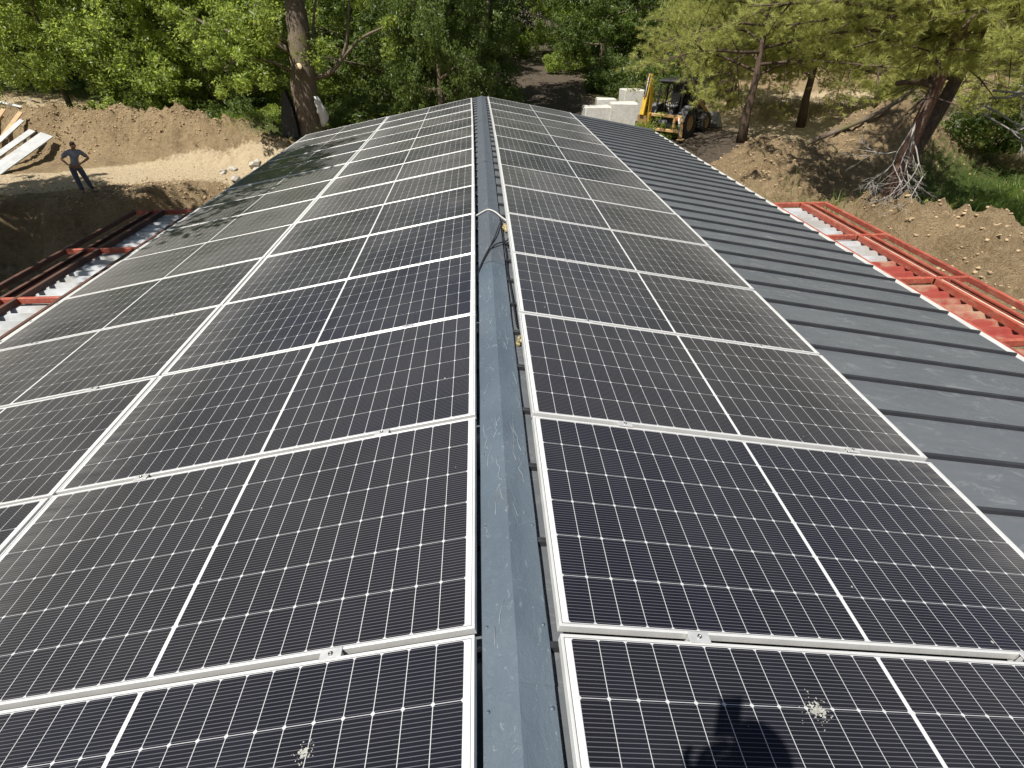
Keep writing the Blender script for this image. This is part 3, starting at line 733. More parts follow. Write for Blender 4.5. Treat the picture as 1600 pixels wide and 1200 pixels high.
def pine_meshes(seed, height, spread, tr, lean=(0, 0), limbs=16, sub=9, first=.3, per=26, tufts=17, length=.20):
    rr = random.Random(seed); segs, tips = grow(rr, None, height, spread, tr, limbs, sub, lean=lean, first=first, droop=.16, up=.38)
    cen = []; dirs = []
    for pts, rad in segs[1:]:
        for t in range(tufts if len(pts) == 3 else tufts + 4):
            f = rr.uniform(.35, 1.0) * (len(pts) - 1); j = min(int(f), len(pts) - 2); p = pts[j].lerp(pts[j + 1], f - j); d = (pts[j + 1] - pts[j]).normalized()
            az = rr.uniform(0, 6.283); side = Vector((math.cos(az), math.sin(az), rr.uniform(-.2, .8))); dd = (d * .7 + side * .9).normalized()
            q = p + dd * rr.uniform(.08, .55)
            cen.append(np.array(q)); dirs.append(np.array((dd + Vector((0, 0, .35))).normalized()))
    for pts, rad in segs[1:]:      # bare twigs showing among the needles
        pass
    return wood_mesh('trunk', segs, M['pbark'], 8), needle_mesh('crown', cen, dirs, per, length, .016, M['leafP'])
def put_tree(name, meshes, x, y, rz, sc, label, group, cat='tree', dz=-.08):
    e = empty(name, (x, y, tz(x, y) + dz), rz); e.scale = (sc, sc, sc * rng.uniform(.95, 1.08)); tag(e, label, cat, group)
    link_mesh('trunk', meshes[0], e); link_mesh('crown', meshes[1], e); return e

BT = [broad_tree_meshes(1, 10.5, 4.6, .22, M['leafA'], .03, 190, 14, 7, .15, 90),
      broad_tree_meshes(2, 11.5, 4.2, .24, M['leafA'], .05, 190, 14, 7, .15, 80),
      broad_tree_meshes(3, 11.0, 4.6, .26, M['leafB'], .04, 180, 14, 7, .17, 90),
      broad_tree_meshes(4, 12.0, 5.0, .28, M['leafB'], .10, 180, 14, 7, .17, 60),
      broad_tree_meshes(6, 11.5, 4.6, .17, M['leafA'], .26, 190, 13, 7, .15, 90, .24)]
def build_broadleaves():
    near = [  # x, y, mesh, scale, label
        (-30.0, 38.5, 4, 1.0, 'leafy green tree at the left edge behind the board pile'),
        (-21.0, 31.8, 4, .95, 'leafy tree with a thin dark trunk behind the left end of the earth berm'),
        (-17.0, 32.2, 0, .98, 'bright green leafy tree right of the thin dark trunk'),
        (-13.6, 31.8, 1, .92, 'leafy tree behind the middle of the earth berm'),
        (-37.0, 43.0, 1, 1.05, 'tall leafy tree farthest to the left on the rising bank'),
        (-24.5, 40.0, 4, 1.1, 'tall leafy tree standing behind the thin dark trunk'),
        (-16.0, 38.5, 3, 1.05, 'dark tree behind the bright leafy trees on the left'),
        (-9.8, 36.0, 1, 1.0, 'leafy tree just behind the thick old trunk'),
        (-5.2, 34.0, 2, .95, 'dark leafy tree behind the spreading branches of the old trunk'),
        (-2.3, 30.6, 2, .80, 'dark leafy tree left of the dirt path'),
        (-1.7, 38.0, 2, .85, 'dark leafy tree at the left side of the path bend'),
        (9.4, 47.0, 2, 1.0, 'dark leafy tree at the right side of the path bend'),
        (13.2, 43.5, 3, 1.0, 'dark tree with deep shade under it right of the path'),
        (-6.0, 42.0, 3, 1.1, 'tall dark tree in the second row behind the old trunk'),
        (14.5, 46.0, 3, 1.05, 'dark tree showing between path and pines'),
        (-1.5, 50.0, 2, 1.2, 'dark tree far up the path on its left'),
        (7.8, 56.0, 0, 1.1, 'bright leafy tree where the path disappears'),
        (3.0, 66.0, 2, 1.4, 'dark tree closing the view at the end of the path'),
    ]
    rr = random.Random(5)
    for (x, y, m, s, lab) in near:
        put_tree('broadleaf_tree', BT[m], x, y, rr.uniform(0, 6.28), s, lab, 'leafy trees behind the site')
    far = [(-48, 48), (-40, 46), (-33, 47), (-26, 48), (-19, 50), (-12, 49), (13, 60), (20, 52), (27, 50), (34, 50), (41, 47), (48, 44), (54, 38), (-12, 62), (-25, 62), (12, 74), (-4, 72), (25, 64), (38, 62), (-40, 60), (-52, 40), (56, 52)]
    for (x, y) in far:
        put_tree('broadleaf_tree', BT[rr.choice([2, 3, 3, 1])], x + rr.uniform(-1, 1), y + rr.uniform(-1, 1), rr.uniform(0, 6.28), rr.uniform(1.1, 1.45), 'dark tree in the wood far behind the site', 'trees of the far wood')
    # trees outside the view to the left and one by the path: they throw the dappled shade of the photograph
    sh = broad_tree_meshes(9, 12.0, 5.0, .24, M['leafA'], .68, 150, 13, 7, .2, 130, .70)
    sl_ = broad_tree_meshes(10, 11.5, 3.6, .22, M['leafA'], .72, 85, 11, 5, .2, 55, .70, (.25, .27))
    for (x, y, m, s, lab) in ((-10.6, 5.6, sl_, 1.0, 'leaning high crowned tree beside the near end of the pit, outside the view'), (-16.4, 13.4, sh, .98, 'high crowned tree left of the pit, outside the view'), (-15.5, 9.0, sh, .85, 'high crowned tree left of the roof, farthest from the pit rim, outside the view'), (-19.6, 16.6, sh, .8, 'high crowned tree left of the man, outside the view'),
                      (-2.9, 28.6, sl_, 1.1, 'high crowned tree whose trunk stands in dark foliage beyond the ridge end'), (-1.0, 33.6, sl_, 1.15, 'high crowned tree behind the dark foliage left of the path')):
        put_tree('broadleaf_tree', m, x, y, 0 if m is sl_ else rr.uniform(0, 6.28), s, lab, 'leafy trees behind the site')
build_broadleaves()

def build_narrow_tree():
    e = put_tree('broadleaf_tree', BT[2], -1.75, 26.4, 1.0, 1.0, 'narrow dark leafy tree just beyond the far end of the ridge', 'leafy trees behind the site'); e.scale = (.52, .52, .8)
build_narrow_tree()

def build_old_tree():
    x, y = -7.55, 26.2; z = tz(x, y) - .1; e = empty('old_tree', (x, y, z)); tag(e, 'thick old leaning trunk with a sawn stub and a hollow foot behind the roof', 'tree')
    rr = random.Random(12); segs = []
    tr = [Vector(p) for p in ((.1, 0, 0), (.06, 0, .5), (.04, 0, 1.1), (.06, 0, 1.75), (.16, .05, 2.35), (.20, .1, 3.0), (.26, .2, 3.9), (.28, .3, 5.2), (.3, .4, 6.8), (.4, .5, 8.6))]
    rad = [.66, .56, .55, .56, .50, .46, .44, .34, .22, .1]
    P = spline(tr, 4); RR = list(np.interp(np.linspace(0, len(tr) - 1, len(P)), range(len(tr)), rad))
    mb = MB(); mb.tube(P, [r * rr.uniform(.95, 1.05) for r in RR], 18); trunk = mb.build('trunk', M['bark'], e)
    mb = MB(); mb.tube([(.16, -.33, 2.42), (.20, -.52, 2.55), (.22, -.62, 2.6)], [.17, .14, .13], 10); mb.build('sawn_stub', M['bark'], trunk)
    mb = MB(); mb.lathe((.22, -.621, 2.6), (.03, -.8, .3), [(0, .12), (.006, .115), (.007, .001)], 12); mb.build('cut_face', M['cut'], trunk)
    # black slab at the foot, its colour standing in for shade inside a hollow
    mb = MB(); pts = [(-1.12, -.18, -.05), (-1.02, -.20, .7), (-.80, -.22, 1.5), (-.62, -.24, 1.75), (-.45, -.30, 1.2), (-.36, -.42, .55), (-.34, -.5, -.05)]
    mb.prism([Vector(p) + Vector((0, -.22, 0)) for p in pts], (0, .35, 0)); mb.build('hollow', M['hollow_shade'], e)
    limbs = [[(-.10, 0, 2.2), (.5, .1, 2.15), (1.2, .1, 2.3), (1.75, .2, 2.75), (2.1, .2, 3.4), (2.4, .3, 4.6), (2.6, .3, 6.0)],
             [(.4, .1, 2.2), (.75, .2, 2.9), (.8, .3, 3.7), (1.05, .3, 4.6), (1.5, .2, 5.6), (1.7, .2, 7)],
             [(1.75, .2, 2.75), (2.7, .2, 3.5), (3.7, .1, 3.9), (4.7, 0, 4.4), (5.5, 0, 5.2)],
             [(-.25, .1, 3.1), (-1.1, .0, 3.6), (-2.2, -.2, 3.75), (-3.3, -.2, 4.1), (-4.2, 0, 4.6)],
             [(-.4, .2, 4.2), (-1.2, -.3, 5.2), (-2.6, -.6, 6.0), (-4.0, -.8, 6.6)], [(-.5, .3, 5.2), (.6, -.5, 6.2), (1.6, -1.3, 7.0)], [(-.45, .4, 6.8), (-1.2, -.4, 7.8), (-2, -1, 8.6)],
             [(-.1, 0, 2.3), (-.9, -.7, 2.8), (-1.7, -1.4, 2.9), (-2.3, -1.9, 2.6)], [(-.3, .1, 3.4), (-.6, -1.1, 4.0), (-.5, -2.2, 4.3), (-.4, -3.0, 4.0)]]
    cen = []; rad = []
    for i, L in enumerate(limbs):
        p = spline([Vector(q) for q in L], 5); r0 = (.13, .085, .07, .12, .1, .1, .08, .06, .07)[i]; mb = MB(); mb.tube(p, [r0 * (1 - .75 * k / (len(p) - 1)) for k in range(len(p))], 8)
        for k in range(9):
            j = rr.randint(len(p) // 3, len(p) - 1); d = Vector((rr.gauss(0, 1), rr.gauss(0, 1), rr.gauss(-.1, .7))).normalized() * rr.uniform(.5, 1.3)
            mb.tube([p[j], p[j] + d * .5 + Vector((0, 0, .08)), p[j] + d], [.022, .015, .006], 4)
            if i not in (0, 1, 2) or k % 3 == 0 or p[j].z > 4.2:
                cen += [p[j] + d, p[j] + d * .6]; rad += [rr.uniform(.3, .6), .35]
        mb.build('limb', M['bark'], e)
    for k in range(26):   # sunlit sprays low on the left side
        q = Vector((rr.uniform(-3.0, -.5), rr.uniform(-2.6, -.6), rr.uniform(1.6, 4.4))); cen.append(q); rad.append(rr.uniform(.25, .5))
    link_mesh('crown', leaf_mesh('crown', [np.array(c) for c in cen], rad, 120, .14, M['leafA'], .7), e)
    # rubbish caught beside it
    mb = MB(); r3 = random.Random(4)
    vs = []; n = 12; hts = np.linspace(0, 1.15, 9)
    for j, h in enumerate(hts):
        for k in range(n):
            a = 6.283 * k / n; rr_ = (.07 + .13 * math.sin(math.pi * (h / 1.25) ** .8)) * r3.uniform(.75, 1.2)
            vs.append((.08 * math.sin(h * 4) + rr_ * math.cos(a), .5 * rr_ * math.sin(a), h))
    fs = [(j * n + k, j * n + (k + 1) % n, (j + 1) * n + (k + 1) % n, (j + 1) * n + k) for j in range(8) for k in range(n)] + [tuple(range(n))[::-1], tuple(range(8 * n, 9 * n))]
    mb.add(vs, fs, True)
    tag(mb.build('plastic_sack', M['bag'], None, (x + .72, y - .45, z + .35)), 'crumpled white plastic sack hanging against the old trunk', 'sack')
build_old_tree()

PT = [pine_meshes(31, 9.5, 6.6, .22, (.02, 0), 26, 14, .34), pine_meshes(32, 10.5, 5.0, .23, (.05, .03), 22, 13, .24), pine_meshes(33, 9.0, 4.8, .21, (-.03, .02), 24, 13, .2)]
def build_pines():
    L = [(12.9, 28.2, 0, .98, 0.3, 'pine with pale green needles hanging over the backhoe loader'),
         (17.6, 31.5, 1, .95, 2.0, 'pine behind the slanting dead trunk, its trunk half hidden'),
         (22.5, 33.0, 2, 1.0, 4.0, 'pine in the middle of the bright clearing'),
         (15.5, 36.5, 2, .95, 1.1, 'pine behind the one over the backhoe loader'),
         (28.5, 33.5, 0, 1.05, 5.0, 'pine at the back of the clearing near the right edge'),
         (20.5, 19.5, 1, .85, 3.3, 'pine with drooping boughs above the green slope'),
         (26.0, 25.0, 2, 1.0, .5, 'pine on the right beyond the green slope'),
         (30.0, 17.0, 0, 1.0, 2.5, 'pine at the right edge above the grass')]
    for (x, y, m, s, rz, lab) in L: put_tree('pine_tree', PT[m], x, y, rz, s, lab, 'pale green pines')
    # the big near pine leans away to the right
    x, y = 10.3, 13.6; e = empty('pine_tree', (x, y, tz(x, y) - .15)); tag(e, 'big near pine leaning right behind the right steel frame', 'tree', 'pale green pines')
    rr = random.Random(8); trp = spline([(0, 0, 0), (.15, .1, .7), (.40, .3, 1.4), (.85, .6, 2.2), (1.25, .8, 3.1), (1.5, .9, 4.6), (1.6, 1.0, 6.2), (1.6, 1.0, 8.4)], 4)
    mb = MB(); mb.tube(trp, list(np.interp(np.linspace(0, 1, len(trp)), [0, .12, .5, 1], [.36, .24, .17, .05])), 14); mb.build('trunk', M['pbark'], e)
    segs = []; cen = []; dirs = []
    for k in range(64):
        j = rr.randint(17, len(trp) - 2); az = k * 2.4 + rr.uniform(-.4, .4); Ls = rr.uniform(2.2, 4.6); el = rr.uniform(-.05, .4)
        if k >= 34: j = rr.randint(20, len(trp) - 2); az = rr.uniform(2.4, 4.6); Ls = rr.uniform(3.8, 6.0); el = rr.uniform(.1, .35)
        d = Vector((math.cos(az), math.sin(az), el)).normalized(); p = [trp[j]]
        for q in range(5):
            d = (d + Vector((rr.gauss(0, .15), rr.gauss(0, .15), rr.gauss(-.05, .1)))).normalized(); p.append(p[-1] + d * Ls / 5)
        segs.append((p, [.075 * (1 - .8 * q / 5) for q in range(6)]))
        for m in range(10):
            b = rr.randint(1, 4); az2 = rr.uniform(0, 6.28); d2 = ((p[b + 1] - p[b]).normalized() + Vector((math.cos(az2), math.sin(az2), rr.uniform(-.5, .5))) * .9).normalized() * rr.uniform(.5, 1.4)
            segs.append(([p[b], p[b] + d2 * .5, p[b] + d2 + Vector((0, 0, -.12))], [.024, .015, .006]))
    for pts, rad in segs:
        for t in range(16):
            f = rr.uniform(.3, 1) * (len(pts) - 1); j = min(int(f), len(pts) - 2); q = pts[j].lerp(pts[j + 1], f - j); az = rr.uniform(0, 6.28)
            dd = ((pts[j + 1] - pts[j]).normalized() * .7 + Vector((math.cos(az), math.sin(az), rr.uniform(-.2, .8)))).normalized()
            if q.z < 2.7 or (q.y < 1.0 and -1.6 < q.x < 1.6 and q.z < 3.7): continue
            cen.append(np.array(q + dd * rr.uniform(.05, .4))); dirs.append(np.array((dd + Vector((0, 0, .3))).normalized()))
    link_mesh('boughs', wood_mesh('boughs', segs, M['pbark']), e); link_mesh('crown', needle_mesh('crown', cen, dirs, 40, .15, .009, M['leafP']), e)
    # low green shoots at its foot
    c2 = []; d2 = []
    for k in range(90):
        a = rr.uniform(0, 6.28); r_ = rr.uniform(.2, 1.0); c2.append(np.array((r_ * math.cos(a) + .25, r_ * math.sin(a) * .6 - .65, rr.uniform(.15, .9)))); d2.append(np.array(Vector((math.cos(a), math.sin(a), .3)).normalized()))
    link_mesh('low_shoots', needle_mesh('low_shoots', c2, d2, 26, .15, .009, M['leafP']), e)
    # broken reddish snag in front of it
    x2, y2 = 10.05, 13.15; s = empty('broken_trunk', (x2, y2, tz(x2, y2) - .15)); tag(s, 'bare reddish broken trunk with a splintered top beside the big near pine', 'tree trunk')
    mb = MB(); mb.tube(spline([(0, 0, 0), (.02, .02, 1.0), (.10, .05, 2.2), (.20, .08, 3.2), (.28, .1, 4.2)], 4), list(np.linspace(.18, .11, 17)), 12)
    for k in range(7):
        a = k * .9; b = Vector((.28 + .08 * math.cos(a), .1 + .08 * math.sin(a), 4.1)); mb.tube([b, b + Vector((0, 0, rr.uniform(.15, .4)))], [.05, .012], 5)
    mb.build('trunk', M['snag'], s)
    mb = MB(); mb.tube(spline([(.16, .06, 3.15), (-.35, 0, 3.25), (-.85, -.05, 3.22)], 4), list(np.linspace(.075, .05, 9)), 8); mb.build('dead_limb', M['pbark'], s)
    mb = MB(); mb.tube(spline([(.26, .06, 3.95), (-.0, 0, 3.9), (-.3, -.05, 3.7)], 4), list(np.linspace(.03, .012, 9)), 6); mb.build('dead_limb', M['pbark'], s)
    # dead bleached branch hanging upside down on it
    def twigs(mb, p, d, L, r, depth, rr, grav):
        q = [p]; dd = d.copy()
        for k in range(4):
            dd = (dd + Vector((rr.gauss(0, .16), rr.gauss(0, .16), rr.gauss(0, .16) - grav))).normalized(); q.append(q[-1] + dd * L / 4)
        mb.tube(q, [r * (1 - .6 * k / 4) for k in range(5)], 5)
        if depth > 0:
            for k in range(3 if depth > 1 else 4):
                b = q[rr.randint(1, 4)]; az = rr.uniform(0, 6.28); d2 = (dd + Vector((math.cos(az), math.sin(az) * .6, rr.uniform(-.2, .3))) * .75).normalized(); twigs(mb, b, d2, L * rr.uniform(.5, .75), r * .55, depth - 1, rr, grav)
    mb = MB(); r4 = random.Random(15)
    for k in range(3): twigs(mb, Vector((0, 0, 0)), Vector((-.35 + .35 * k, -.15, -1)).normalized(), 1.2, .023, 4, r4, .0)
    tag(mb.build('dead_branch', M['dead'], None, (9.5, 12.5, tz(10.05, 13.15) + 2.35)), 'bleached dead branch hanging down in front of the broken trunk', 'branch')
    mb = MB()
    for k in range(4): twigs(mb, Vector((0, 0, .2 * k)), Vector((.8, -.3, -.25 + .1 * k)).normalized(), 1.9, .035, 3, r4, .03)
    tag(mb.build('dead_branch', M['dead'], None, (14.6, 16.6, tz(14.6, 16.6) + 2.7)), 'spray of bleached dead twigs at the right edge over the green slope', 'branch')
    # slanting dark dead trunk on the heap
    mb = MB(); z0 = tz(12.2, 20.5); mb.tube(spline([(11.3, 20.8, z0 - .25), (12.6, 20.6, z0 + .35), (14.2, 20.2, z0 + 1.25), (15.3, 20.0, z0 + 2.5), (15.7, 20.0, z0 + 4.0)], 5), list(np.linspace(.10, .06, 21)), 8)
    tag(mb.build('slanting_trunk', M['bark']), 'dark bare trunk slanting up over the brown earth heap', 'tree trunk')
build_pines()

def bush_mesh(seed, mat, n=34, per=110, size=.12, h=1.6, r=1.3):
    rr = random.Random(seed); cen = []; segs = []
    for k in range(n):
        a = rr.uniform(0, 6.28); q = rr.random() ** .6 * r; z = rr.uniform(.15, 1) * h * (1 - .45 * q / r); c = Vector((q * math.cos(a), q * math.sin(a), z)); cen.append(np.array(c))
        if k % 2 == 0: segs.append(([Vector((c.x * .15, c.y * .15, 0)), c * .55, c], [.025, .018, .008]))
    return wood_mesh('stems', segs, M['bark']), leaf_mesh('foliage', cen, [rr.uniform(.25, .5) for _ in cen], per, size, mat)
def build_bushes():
    BM = [bush_mesh(1, M['leafA']), bush_mesh(2, M['leafB'], 36, 120, .13), bush_mesh(3, M['leafB'], 30, 120, .11, 1.3, 1.5)]
    rr = random.Random(9)
    L = [(-18.6, 31.0, 0, 1.3, 'green bush at the back foot of the berm below the thin dark trunk'), (-15.4, 30.3, 1, 1.3, 'dark bush behind the crest of the berm, second from the old trunk'), (-12.2, 29.6, 1, 1.4, 'dark bush behind the right half of the berm'), (-9.6, 28.6, 0, 1.2, 'green bush left of the old trunk'),
         (-5.2, 28.6, 1, 1.5, 'dark bush right of the old trunk'), (-3.2, 29.6, 0, 1.2, 'sunlit bush behind the left roof end'), (-1.4, 28.8, 2, 1.5, 'dark bush beyond the far end of the ridge'), (.2, 29.4, 1, 1.3, 'dark bush at the left rim of the path'),
         (1.2, 36.0, 1, 1.4, 'tall dark bush beside the path, farther up'), (9.3, 41.0, 1, 1.4, 'dark bush at the right rim of the path'), (12.3, 39.5, 2, 1.7, 'dark bush in the shade right of the path'), (8.9, 29.5, 0, .75, 'small pale green bush on the bank behind the stone blocks'),
         (6.8, 49.0, 0, 1.5, 'sunlit bush where the path bends away'), (3.0, 56.0, 0, 1.6, 'sunlit bush left of the path bend'), (-19.9, 31.4, 2, .9, 'dark bush on the left end of the berm'), (16.5, 12.0, 0, .9, 'green bush on the right beyond the sandy heap'),
         (20.5, 26.8, 2, 1.2, 'low bush at the edge of the bright clearing'), (19.2, 20.8, 1, 1.2, 'dark bush below the drooping pine')]
    for (x, y, m, s, lab) in L:
        e = empty('bush', (x, y, tz(x, y) - .05), rr.uniform(0, 6.28)); e.scale = (s, s, s * rr.uniform(.85, 1.15)); tag(e, lab, 'bush', 'bushes around the site')
        link_mesh('stems', BM[m][0], e); link_mesh('foliage', BM[m][1], e)
build_bushes()

def blades(name, n, where, hmin, hmax, wd, mat, lean=.5):
    X = []; 
    while len(X) < n:
        x, y = where()
        if x is not None: X.append((x, y))
    X = np.array(X); z = terrain(X[:, 0], X[:, 1]); P = np.stack([X[:, 0], X[:, 1], z - .02], 1)
    a = nrng.uniform(0, 6.283, n); h = nrng.uniform(hmin, hmax, n); s = np.stack([np.cos(a), np.sin(a), 0 * a], 1) * wd * .5
    tip = P + np.stack([nrng.normal(0, lean, n) * h, nrng.normal(0, lean, n) * h, h], 1)
    V = np.stack([P - s, P + s, tip], 1).reshape(-1, 3); F = np.arange(3 * n).reshape(n, 3)
    return np_mesh(name, V, F, mat, nrng.random(n))
def build_grass():
    rr = random.Random(31)
    spots = [(19.0, 14.0, 4.2, 4.0, 22000), (15.8, 11.0, 2.2, 2.2, 6000), (-7.5, 27.6, 2.6, 1.3, 3500), (-2.6, 28.3, 3, .9, 4500), (-12, 30, 5, .9, 3000), (12.8, 6.0, 1.2, 1.7, 1200), (3, 60, 4, 8, 3000), (13, 39, 4, 2, 2500), (-10.2, 27.4, 1.5, .8, 1500), (24, 18, 4, 5, 4000), (8.1, 13.6, .9, 1.2, 350)]
    tot = sum(s[4] for s in spots); bag = [s for s in spots for _ in range(s[4] // 50)]
    def w1():
        c = rr.choice(bag); return rr.gauss(c[0], c[2] * .6), rr.gauss(c[1], c[3] * .6)
    tag(link_mesh('grass', blades('grass', tot, w1, .10, .42, .022, M['grass'])), kind='stuff')
    sp2 = [(20, 34.5, 6, 1.6), (-25.5, 33, 4, 1.5), (-1.8, 27.4, 1.3, .5), (17, 37, 6, 2), (22.5, 22.5, 3, 2.0), (-29, 34, 5, 3)]
    def w2():
        c = rr.choice(sp2); return rr.gauss(c[0], c[2] * .6), rr.gauss(c[1], c[3] * .6)
    tag(link_mesh('dry_grass', blades('dry_grass', 14000, w2, .12, .5, .024, M['straw'])), kind='stuff')
build_grass()

# ------------------------------------------------------------------ stones, clods, planks
def lump_mesh(name, seed, mat, rough=.3, flat=.7):
    import bmesh
    bm = bmesh.new(); bmesh.ops.create_icosphere(bm, subdivisions=2, radius=1.0); rr = random.Random(seed)
    ph = [Vector((rr.gauss(0, 1), rr.gauss(0, 1), rr.gauss(0, 1))).normalized() for _ in range(9)]
    for v in bm.verts:
        d = 1.0
        for p in ph:
            t = v.co.normalized().dot(p)
            if t > .55: d = min(d, .55 / t + .25 * rr.random() * rough)
        v.co *= d * rr.uniform(.97, 1.03); v.co.z *= flat
    me = bpy.data.meshes.new(name); bm.to_mesh(me); bm.free(); me.materials.append(mat); return me
def build_stones():
    rr = random.Random(77); LM = [lump_mesh('stone', k, M['rock']) for k in range(4)]
    for k, (x0, y0, sx, sy, n, lab, g) in enumerate(((-4.6, 26.1, 1.7, .5, 18, 'grey stone lying in the rubble behind the left roof end', 'stones behind the left roof end'), (8.2, 33.6, 1.8, .9, 14, 'pale stone on the shaded bank right of the path', 'stones beside the path'), (-9.7, 23.4, 1.0, .7, 8, 'brownish stone where the track meets the roof edge', 'stones at the end of the track'))):
        for q in range(n):
            x, y = rr.gauss(x0, sx), rr.gauss(y0, sy); s = rr.uniform(.10, .34); o = link_mesh('stone', rr.choice(LM)); o.location = (x, y, tz(x, y) + s * .2); o.scale = (s * rr.uniform(.8, 1.4), s, s * rr.uniform(.7, 1.1)); o.rotation_euler = (rr.uniform(-.4, .4), rr.uniform(-.4, .4), rr.uniform(0, 6.28)); tag(o, lab, 'stone', g)
    # earth clods: nobody could count them
    n = 15000; base = lump_mesh('clod', 9, M['clod']); bv = np.array([v.co for v in base.vertices]); bf = np.array([p.vertices[:] for p in base.polygons])
    areas = [(-15, 27.4, 7.5, 1.3, .34), (-12, 21, 4.5, 1.4, .2), (-9, 17, 2.5, 4.5, .1), (9.6, 18.6, 3.4, 2.6, .16), (10, 10, 2.6, 4.2, .14), (13, 20, 3.6, 2.2, .1)]
    cum = np.cumsum([a[4] for a in areas]); cum /= cum[-1]; V = []; 
    ch = np.searchsorted(cum, nrng.random(n)); A = np.array(areas)[ch]
    x = nrng.normal(A[:, 0], A[:, 2] * .6); y = nrng.normal(A[:, 1], A[:, 3] * .6); keep = (np.abs(x) > 6.4) | (y > 17.5); x, y = x[keep], y[keep]; n = len(x)
    s = .008 + .050 * nrng.random(n) ** 3; z = terrain(x, y); ang = nrng.uniform(0, 6.283, n)
    ca, sa = np.cos(ang), np.sin(ang); bx = bv[None, :, 0] * ca[:, None] - bv[None, :, 1] * sa[:, None]; by = bv[None, :, 0] * sa[:, None] + bv[None, :, 1] * ca[:, None]
    st = nrng.uniform(.7, 1.5, n)
    VV = np.stack([bx * (s * st)[:, None] + x[:, None], by * s[:, None] + y[:, None], bv[None, :, 2] * s[:, None] + (z + s * .25)[:, None]], -1).reshape(-1, 3)
    FF = (bf[None] + (np.arange(n) * len(bv))[:, None, None]).reshape(-1, 3)
    tag(link_mesh('rubble', np_mesh('rubble', VV, FF, M['clod'])), kind='stuff')
    # white blocks behind the far roof corner
    for (x, y, sx, sy, sz, rz, lab) in ((6.35, 32.4, 1.5, .9, 1.08, .06, 'white stone block nearest the ridge, low and wide'), (7.1, 33.8, 1.1, .9, 1.2, -.05, 'white stone block half hidden between the two front blocks'), (7.75, 32.3, 1.4, .95, 1.3, -.04, 'stained white stone block in front, next to the backhoe loader'), (8.55, 33.8, 1.2, 1.0, 1.6, .10, 'tallest white stone block, rearmost beside the yellow boom')):
        mb = MB(); mb.box((0, 0, sz / 2), (sx, sy, sz), bev=.04); r2 = random.Random(int(x * 100))
        mb.v = [tuple(Vector(v) + Vector((r2.uniform(-.03, .03), r2.uniform(-.03, .03), r2.uniform(-.03, .03)))) for v in mb.v]
        o = mb.build('stone_block', M['stone'], None, (x, y, tz(x, y) - .06)); o.rotation_euler = (0, 0, rz); tag(o, lab, 'stone block', 'white stone blocks behind the roof')
    # boards leaning on a pile at the left edge
    bx, by = -16.6, 22.6
    def board(p, q, wd, th, mat, lab, grp=None):
        p, q = Vector(p), Vector(q); p.z += tz(p.x, p.y); q.z += tz(q.x, q.y); mb = MB(); c = (p + q) / 2; mb.bar(p - c, q - c, wd, th, (.3, -.5, 1), .006)
        tag(mb.build('board', mat, None, c), lab, 'board', grp)
    board((-19.6, 23.6, .10), (-18.9, 26.4, .55), .52, .05, M['wplank'], 'wide white board slanting down, rightmost of the board pile', 'boards on the pile')
    board((-20.4, 23.7, .12), (-19.5, 26.5, .62), .26, .05, M['wplank'], 'narrow white board beside the widest white one', 'boards on the pile')
    board((-20.9, 24.1, .14), (-19.95, 26.8, .62), .2, .05, M['wplank'], 'second narrow white board next to the brown planks', 'boards on the pile')
    r5 = random.Random(6)
    for k in range(7):
        board((-21.0 - .42 * k, 24.8 + r5.uniform(-.3, .3), .10 + .05 * (k % 3)), (-20.3 - .40 * k + r5.uniform(-.2, .2), 27.2 + r5.uniform(-.2, .3), .5 + .1 * (k % 2)), .18, .045, M['plank'], 'raw brown plank in the row leaning left of the white boards', 'brown planks on the pile')
    for k, (a, b) in enumerate((((-20.6, 28.0, .15), (-22.0, 28.6, .3)), ((-19.8, 27.6, .5), (-20.5, 29.0, .75)), ((-21.5, 29.6, .2), (-23.6, 29.8, .28)))):
        board(a, b, .12, .04, M['wplank'], 'short pale batten thrown on the bank behind the board pile', 'pale battens on the bank')
build_stones()

# ------------------------------------------------------------------ people
def skin_obj(name, J, E, mat, parent, root, sub=2):
    """J: name -> (xyz, radius[, radius2]); E: edges; grown with a Skin modifier and baked to a plain mesh"""
    keys = list(J); ix = {k: i for i, k in enumerate(keys)}
    me = bpy.data.meshes.new(name); me.from_pydata([J[k][0] for k in keys], [(ix[a], ix[b]) for a, b in E], [])
    o = bpy.data.objects.new(name, me); C.objects.link(o)
    md = o.modifiers.new('s', 'SKIN'); md.use_smooth_shade = True
    sv = me.skin_vertices[0].data
    for k in keys:
        r = J[k][1]; sv[ix[k]].radius = (r, J[k][2] if len(J[k]) > 2 else r); sv[ix[k]].use_root = (k == root)
    sm = o.modifiers.new('d', 'SUBSURF'); sm.levels = sub; sm.render_levels = sub
    dg = bpy.context.evaluated_depsgraph_get(); dg.update(); ev = o.evaluated_get(dg)
    m2 = bpy.data.meshes.new_from_object(ev); m2.name = name; bpy.data.objects.remove(o); m2.materials.clear(); m2.materials.append(mat)
    m2.polygons.foreach_set('use_smooth', [True] * len(m2.polygons))
    return link_mesh(name, m2, parent)
